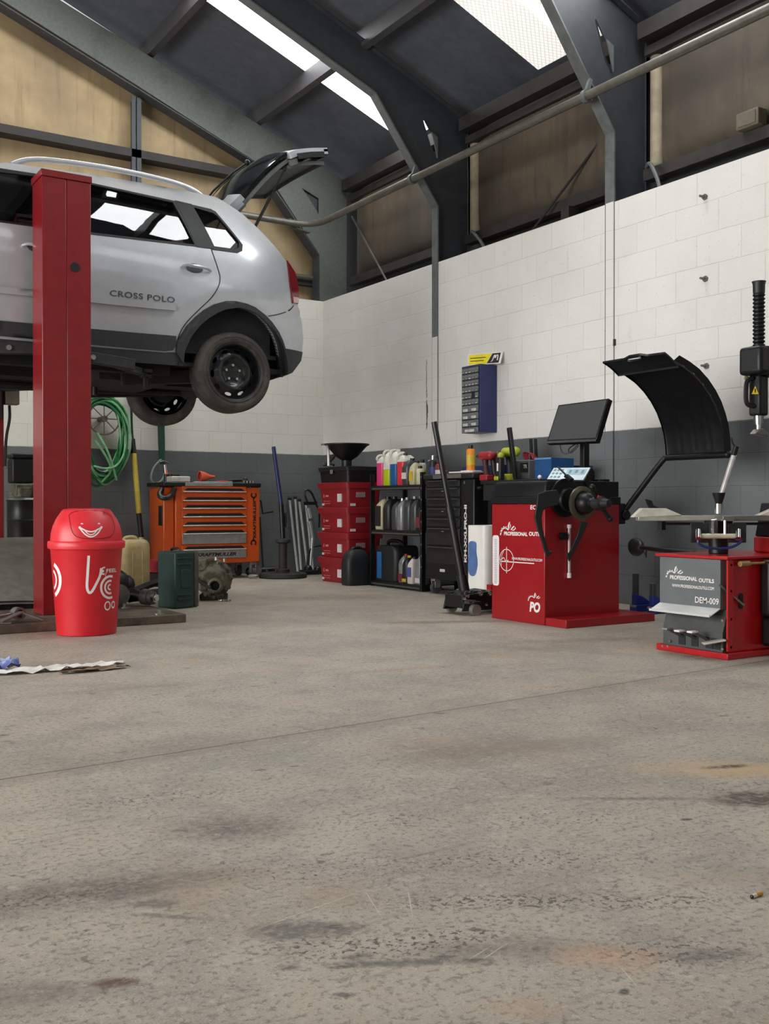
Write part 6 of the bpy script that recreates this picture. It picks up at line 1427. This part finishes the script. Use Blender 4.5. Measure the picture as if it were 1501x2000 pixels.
# turned-up end plate with a hand slot
e0,e1=V((4.81,0,1.645)),V((4.715,0,1.665))
def endp(a,b_,o): return V((4.84-.115*b_,hy0+(hy1-hy0)*a,1.612+.105*b_*(1-.25*b_)+o))
b=MB(); out=[(-.02,0),(1.02,0),(1.04,.5),(1.07,1.0),(.68,1.0),(.55,1.18),(.36,1.18),(.28,1.0),(.0,.95)]
b.patch(out,[rrect(.40,.66,.78,1.0,.08,3)],endp,.06,.012,seg=.05); part(b,'hand_slot_plate',m_bblk,wbz,world=True)
part(MB().cyl((5.285,hy0-.012,1.085),(5.285,hy1+.02,1.085),.021,n=14).ball((5.285,hy0-.012,1.085),.024,10),'hood_bar',m_bblk,wbz,world=True)
part(MB().tube(smo([(5.285,hy1+.01,1.09),(5.26,hy1+.05,1.04),(5.10,4.985,.71)],2),.020,12),'hood_arm',m_bblk,wbz,world=True)
part(MB().box(bx1+.009,5.10,4.955,5.12,.64,.78).cyl((5.10,4.94,.70),(5.10,5.10,.70),.035,n=14),'hood_pivot',m_bblk,wbz,world=True,bevel=.006)
# ================================================================= tyre changer
m_cgrey=mat('slate_grey_panel',(98,104,106),.4,var=.06); m_cgrey2=mat('dark_grey_panel',(70,73,73),.5); m_cred=mat('machine_red',(176,14,22),.32,coat=.3,var=.05)
cx_,cy_=4.40,3.61
tcg=thing('tyre_changer','red and grey tyre changer with a four-jaw turntable at the right edge','tyre changer',(4.45,3.58,0))
part(MB().box(4.215,4.80,3.375,3.80,.03,.495),'cabinet',m_cred,tcg,world=True,bevel=.006)
part(MB().box(4.155,4.82,3.35,3.815,.001,.032),'base_plate',m_cred,tcg,world=True,bevel=.003)
part(MB().box(4.16,4.84,3.36,3.83,.497,.512),'top_plate',m_cred,tcg,world=True,bevel=.003)
fp_=part(MB().box(4.165,4.213,3.405,3.80,.245,.495),'front_panel',m_cgrey,tcg,world=True,bevel=.002)
b=MB(); b.prism([(4.20,3.39,.033),(4.165,3.39,.033),(4.165,3.39,.13),(4.205,3.39,.243),(4.213,3.39,.243),(4.213,3.39,.033)],(0,.385,0)); part(b,'pedal_panel',m_cgrey2,tcg,world=True,smooth=False)
fr=lambda u,v,off=.0:P(u,v,X=4.165)+V((-off,0,0))
def cface(s,u0,v0,u1,v1,bold=.02,m=m_white):
    A=fr(u0,v0,.0012); B=fr(u1,v1,.0012); h=.5*0
    # box given by its lower-left and lower-right points plus the height in px stored in v-list
    return A,B
def cword(s,ul,vl,ur,vr,hpx,bold=.02):
    A=fr(ul,vl,.0013);B=fr(ur,vr,.0013);T=fr(ul,vl-hpx,.0013); ey=(B.y-A.y); ez=(B.z-A.z)*0; w=abs(ey)
    lettering(s,m_white,tcg,lambda a,b_:V((A.x,A.y-a,A.z+b_)),w,T.z-A.z,bold=bold)
cword('PROFESSIONAL',1308,1131,1361,1136,8,.03); cword('OUTILS',1364,1137,1394,1139,8,.03)
cword('WWW.PROFESSIONALOUTILS.COM',1312,1146,1394,1153,6,.02)
cword('DEM-009',1357,1177,1403,1181,12,.008)
A3=fr(1318,1117,.0013); splash(lambda a,b_:V((A3.x,A3.y-a,A3.z+b_)),.060,.032,tcg)
b=MB(); q=[V((4.165,3.80,.247)),V((4.165,3.405,.247)),V((4.085,3.405,.212)),V((4.085,3.80,.212))]; b.prism(q,(0,0,.004)); b.prism([V((4.085,3.80,.212)),V((4.085,3.405,.212)),V((4.083,3.405,.224)),V((4.083,3.80,.224))],(.003,0,0)); part(b,'tool_shelf',mat('shiny_tray_steel',(226,226,224),.3,.25,var=.03),tcg,world=True,smooth=False)
for i,(u,v) in enumerate(((1331,1252),(1356,1256),(1384,1262),(1399,1258))):
    p=P(u,v,X=4.163); part(MB().box(4.1615,4.1655,p.y-.022,p.y+.022,.045,.10),'pedal_slot',m_seal,tcg,world=True)
for i,(u,v) in enumerate(((1306,1230),(1330,1234),(1355,1236))):
    p=P(u,v,X=4.09); e=V((4.166,p.y-.025,.085)); po=part(MB().bar(e,p,.024,.012),'pedal_lever',m_cgrey2,tcg,world=True,bevel=.002); part(MB().cbox(p+V((-.012,0,.006)),(.05,.036,.010)),'pedal_pad',m_white if i else m_alu,po,world=True,bevel=.003)
p=P(1372,1257,X=4.08); part(MB().bar(p,V((4.17,p.y-.06,.098)),.05,.010),'pedal_blade',m_handle,tcg,world=True,bevel=.003)
for u,v in ((1308,1252),(1411,1268),(1411,1212),(1294,1262),(1304,1262)): p=P(u,v,X=4.160); part(MB().cyl(p,p+V((-.006,0,0)),.007,n=8),'panel_screw',m_chrome,tcg,world=True)
for z in (.06,.2,.34,.47): part(MB().cyl((4.20,3.374,z),(4.20,3.366,z),.007,n=8),'side_screw',m_chrome,tcg,world=True)
part(MB().box(4.175,4.215,3.366,3.376,.04,.494),'side_flange',m_cred,tcg,world=True)
p=P(1446,1174,Y=3.373); b=MB(); b.prism([(p.x+x,3.374,p.z+z) for x,z in rrect(-.016,.016,-.04,.04,.0155,5)],(0,-.003,0)); part(b,'side_slot',m_seal,tcg,world=True,smooth=False)
a=P(1404,1142,X=4.155); part(MB().bar(a,(p.x,3.355,p.z-.02),.014,.008),'release_rod',m_socket,tcg,world=True)
part(MB().box(4.43,4.78,3.27,3.372,.05,.20).box(4.42,4.80,3.30,3.372,.20,.49),'bead_breaker_cylinder',m_bblk,tcg,world=True,bevel=.02,seg=3)
a=P(1446,1090,Y=3.34); part(MB().cyl((a.x-.0,3.345,.475),(a.x+.07,3.345,.475),.014,n=12).cyl((a.x+.07,3.345,.475),(5.0,3.33,.475),.007,n=10),'air_union',mat('brass_fitting',(176,146,92),.35,.6),tcg,world=True)
part(MB().box(4.67,4.98,3.16,3.60,.513,.60),'tower_base',m_cred,tcg,world=True,bevel=.01)
part(MB().prism([(4.67,3.17,.601),(4.97,3.17,.601),(4.97,3.17,.78),(4.72,3.17,.78)],(0,.42,0)),'tower_foot',m_bblk,tcg,world=True,bevel=.006)
part(MB().box(4.83,4.97,3.20,3.36,.781,1.75),'tower_column',m_bblk,tcg,world=True,bevel=.006)
# turntable
part(MB().cyl((cx_,cy_,.512),(cx_,cy_,.66),.05,n=20).box(cx_-.06,cx_+.06,cy_-.045,cy_+.045,.60,.69),'turntable_column',m_bblk,tcg,world=True,bevel=.004)
for k,ang in enumerate((147,-33,57,237)):
    d=V((math.cos(R(ang)),math.sin(R(ang)),0)); n=V((-d.y,d.x,0)); c=V((cx_,cy_,.70)); L=.43 if k<2 else .17
    am=part(MB().bar(c+d*.02,c+d*L,.062,.028),'table_arm',m_socket if k%2 else mat('silver_arm',(186,184,172),.3,.6),tcg,world=True,bevel=.003)
    ja=MB(); o=c+d*(L-.22); ja.prism([o+n*-.032+V((0,0,.016)),o+d*.05+n*-.032+V((0,0,.016))*1 ,o+d*.16+n*-.032+V((0,0,.05)),o+d*.06+n*-.032+V((0,0,.05))],n*.064)
    if k>1: continue
    ja=MB(); w_=n*.036; q=lambda s_,z:o+d*s_+V((0,0,z))-w_; ja.prism([q(-.01,.015),q(.25,.004),q(.20,.052),q(.075,.052)],w_*2); part(ja,'jaw_slide',m_handle,am,world=True,bevel=.003)
    cl=MB(); cl.prism([q(.10,.052)+w_*.6,q(.155,.052)+w_*.6,q(.175,.10)+w_*.6,q(.145,.092)+w_*.6,q(.135,.066)+w_*.6],w_*.8); part(cl,'clamp_claw',m_bblk,am,world=True)
    part(MB().cyl(c+d*.08-V((0,0,.03)),c+d*(L-.12)-V((0,0,.03)),.007,n=8).cbox(c+d*(L-.13)-V((0,0,.04)),(.03,.03,.045)),'slide_rod',m_bblk,am,world=True)
cq=lambda u,v,D=5.24:P(u,v,D=D)
for u in (1366,1439):
    p=cq(u,1041,5.27); n=RT; part(MB().prism([p-RT*.047-UP*.05,p+RT*.047-UP*.05,p+RT*.047+UP*.05,p-RT*.047+UP*.05],FW*.008),'cylinder_plate',m_blk2,tcg,world=True,bevel=.002)
part(MB().cyl(cq(1364,1047),cq(1444,1047),.0135,n=14),'cross_cylinder',mat('cream_cylinder',(200,196,176),.35,.3),tcg,world=True)
for u in (1363,1441): part(MB().cyl(cq(u,1036,5.25),cq(u,1052,5.22),.016,n=10),'cylinder_end',m_chrome,tcg,world=True)
for u,s_ in ((1390,1),(1415,-1)): part(MB().tube([cq(u+8*s_,1016),cq(u,1016),cq(u,1046)],.0085,8),'link_bracket',m_chrome,tcg,world=True)
part(MB().tube(smo([cq(1363,1052),cq(1362,1064),cq(1390,1072),cq(1425,1071),cq(1446,1060),cq(1448,1052)],3),.007,7),'air_hose',m_blue,tcg,world=True)
# demounting lever standing on the front arm
tl=thing('tyre_lever','bright tyre lever with black ends standing upright on the changer turntable','tyre lever',(4.30,3.46,.715))
D5=5.10
a=P(1405,1004,D=D5); part(MB().cyl(P(1403,1003,D=D5),P(1403,984,D=D5),.019,n=14),'socket_base',m_chrome,tl,world=True); part(MB().lathe([(.016,0),(.026,.03),(.032,.055),(.024,.055),(.012,.02)],18,Matrix.Translation(P(1403,984,D=D5))),'cup',m_bblk,tl,world=True)
part(MB().cyl(P(1406,974,D=D5),P(1433,888,D=D5),.0135,n=14),'lever_shaft',mat('pale_lever',(196,192,192),.3,.4),tl,world=True); part(MB().cyl(P(1432,890,D=D5),P(1437,872,D=D5),.014,n=12).tube([P(1436,874,D=D5),P(1430,866,D=D5),P(1427,855,D=D5)],.005,6),'lever_tip',m_bblk,tl,world=True)
# mounting head on its arm
H=lambda u,v:P(u,v,D=5.3)
hd=H(1481,700); hx,hy=hd.x,hd.y
at_=part(MB().bar((hx-.03,hy,1.51),(4.90,3.28,1.51),.12,.15),'swing_arm',m_bblk,tcg,world=True,bevel=.012)
part(MB().box(hx-.075,hx+.07,hy-.07,hy+.07,1.44,1.585),'arm_head',m_bblk,at_,world=True,bevel=.02,seg=3)
z0,z1=1.585,1.865; pr_=[]; n_=14
for i in range(n_): zz=z0+(z1-z0)*i/n_; dz=(z1-z0)/n_; pr_+=[(.024,zz),(.031,zz+dz*.35),(.031,zz+dz*.6),(.024,zz+dz*.95)]
part(MB().lathe(pr_,20,Matrix.Translation(V((hx,hy,0)))),'spring_cover',m_bblk,at_,world=True)
part(MB().lathe([(.028,1.862),(.030,1.868),(.031,1.91),(.036,1.925),(.001,1.926)],22,Matrix.Translation(V((hx,hy,0)))),'top_cap',m_blk2,at_,world=True)
part(MB().bar(H(1458,690),H(1466,678),.05,.012),'bright_tab',m_alu,at_,world=True)
sh_=part(MB().box(hx-.036,hx+.036,hy-.036,hy+.036,1.23,1.442),'hex_housing',m_bblk,at_,world=True,bevel=.012)
tcg['label']=tcg['label']
HB=lambda u,v:P(u,v,D=5.28)
part(MB().tube(smo([HB(1470,738),HB(1458,742),HB(1456,760),HB(1456,785),HB(1462,793),HB(1476,793)],2),.012,9),'grip_handle',m_bblk,at_,world=True)
part(MB().cyl(H(1454,738),H(1460,738),.012,n=10),'handle_button',mat('brass_button',(150,140,80),.4,.5),at_,world=True)
cn=-FW; p=P(1474,762,D=5.235); b=MB(); tri=[(-.018,-.02),(.018,-.02),(0,.022)]; poly2(b,tri,lambda x,y:p+RT*x+V((0,0,y))); part(b,'warning_triangle',mat('warning_yellow',(226,196,40),.5),at_,world=True,smooth=False,recalc=False)
b=MB(); 
pp2=P(1474,762,D=5.233); stroke(b,[(0,-.012),(0,.008)],.005,lambda x,y:pp2+RT*x+V((0,0,y))); part(b,'warning_mark',m_printb,at_,world=True,smooth=False,recalc=False)
part(MB().cyl((hx,hy,1.23),(hx,hy,1.185),.026,.022,n=16).cyl((hx,hy,1.19),(hx,hy,1.15),.014,n=10),'head_stem',m_chrome,at_,world=True)
part(MB().prism([(hx-.05,hy-.02,1.135),(hx+.05,hy-.02,1.125),(hx+.06,hy-.02,1.14),(hx+.01,hy-.02,1.165),(hx-.02,hy-.02,1.16)],(0,.04,0)),'mount_foot',m_socket,at_,world=True,bevel=.004)
# bead lever lying behind
pd=thing('bead_lever','black paddle-ended lever reaching from the tyre changer towards the balancer','lever',(4.9,4.5,.45))
a=V((5.083,4.81,.487));e=V((4.48,3.84,.50)); part(MB().cyl(a,e,.015,n=12),'lever_rod',m_bblk,pd,world=True)
d=(a-e).normalized(); part(MB().ball(a+d*.10,.15,18,(1.0,.28,.42),Matrix.Rotation(math.atan2(d.y,d.x),4,'Z')),'rubber_paddle',m_greasy,pd,world=True)
part(MB().tube(smo([a,a+V((.02,-.04,-.05)),a+V((-.05,-.10,-.065)),a+V((-.08,-.13,-.01))],3),.005,6),'pull_cord',m_seal,pd,world=True)
# blue stands on the floor by the wall
for k,(x,y,h,lab) in enumerate(((5.50,5.255,.275,'left of two low blue stands with dark uprights on the floor by the grey wall'),(5.50,5.09,.215,'right of two low blue stands with dark uprights on the floor by the grey wall'))):
    t=thing('blue_stand',lab,'stand',(x,y,0),0,'low blue stands by the wall')
    m_bs=mat('deep_blue_paint',(34,50,140),.4)
    b=MB(); b.box(-.03,.25,-.05,.02,.001,.05).prism([(-.02,-.03,.05),(.16,-.03,.05),(.05,-.03,.11),(-.02,-.03,.13)],(0,.04,0)); part(b,'foot_frame',m_bs,t,bevel=.004)
    part(MB().box(-.018,.018,-.026,.006,.051,h),'upright',mat('dark_grey_upright',(70,70,74),.5),t,bevel=.003)
    part(MB().box(-.034,-.029,-.045,.015,.035,.05),'bright_edge',m_alu,t)
WORLD=.6; EXPO=.24
DOORS=[((-5.9,4.1,2.0),(1,0,0),8,3.8,820)]
# ================================================================= camera, light, view
cd=bpy.data.cameras.new('camera'); cam=bpy.data.objects.new('camera',cd); COL.objects.link(cam)
cam.location=C0; cam.matrix_world=frame(C0,RT,UP,-FW)
cd.sensor_fit='VERTICAL'; cd.sensor_height=36.0; cd.sensor_width=27.0; cd.lens=36.0; cd.clip_start=.05; cd.clip_end=200
sc.camera=cam
wd=bpy.data.worlds.new('sky'); sc.world=wd; wd.use_nodes=True
bg=wd.node_tree.nodes['Background']; bg.inputs[0].default_value=(.96,.98,1,1); bg.inputs[1].default_value=WORLD
def door(loc,d,sx,sy,power):
    l=bpy.data.lights.new('door_daylight','AREA'); l.shape='RECTANGLE'; l.size=sx; l.size_y=sy; l.energy=power; l.color=(1,.985,.96)
    o=bpy.data.objects.new('door_daylight',l); COL.objects.link(o); o.location=loc; o.rotation_euler=V(d).to_track_quat('-Z','Y').to_euler()
for a in DOORS: door(*a)
vs=sc.view_settings; vs.view_transform='Standard'; vs.look='None'; vs.gamma=1; vs.use_curve_mapping=False; vs.exposure=EXPO
sc.display_settings.display_device='sRGB'
cy=sc.cycles; cy.max_bounces=6; cy.diffuse_bounces=3; cy.glossy_bounces=2; cy.transmission_bounces=2; cy.transparent_max_bounces=6; cy.caustics_reflective=False; cy.caustics_refractive=False
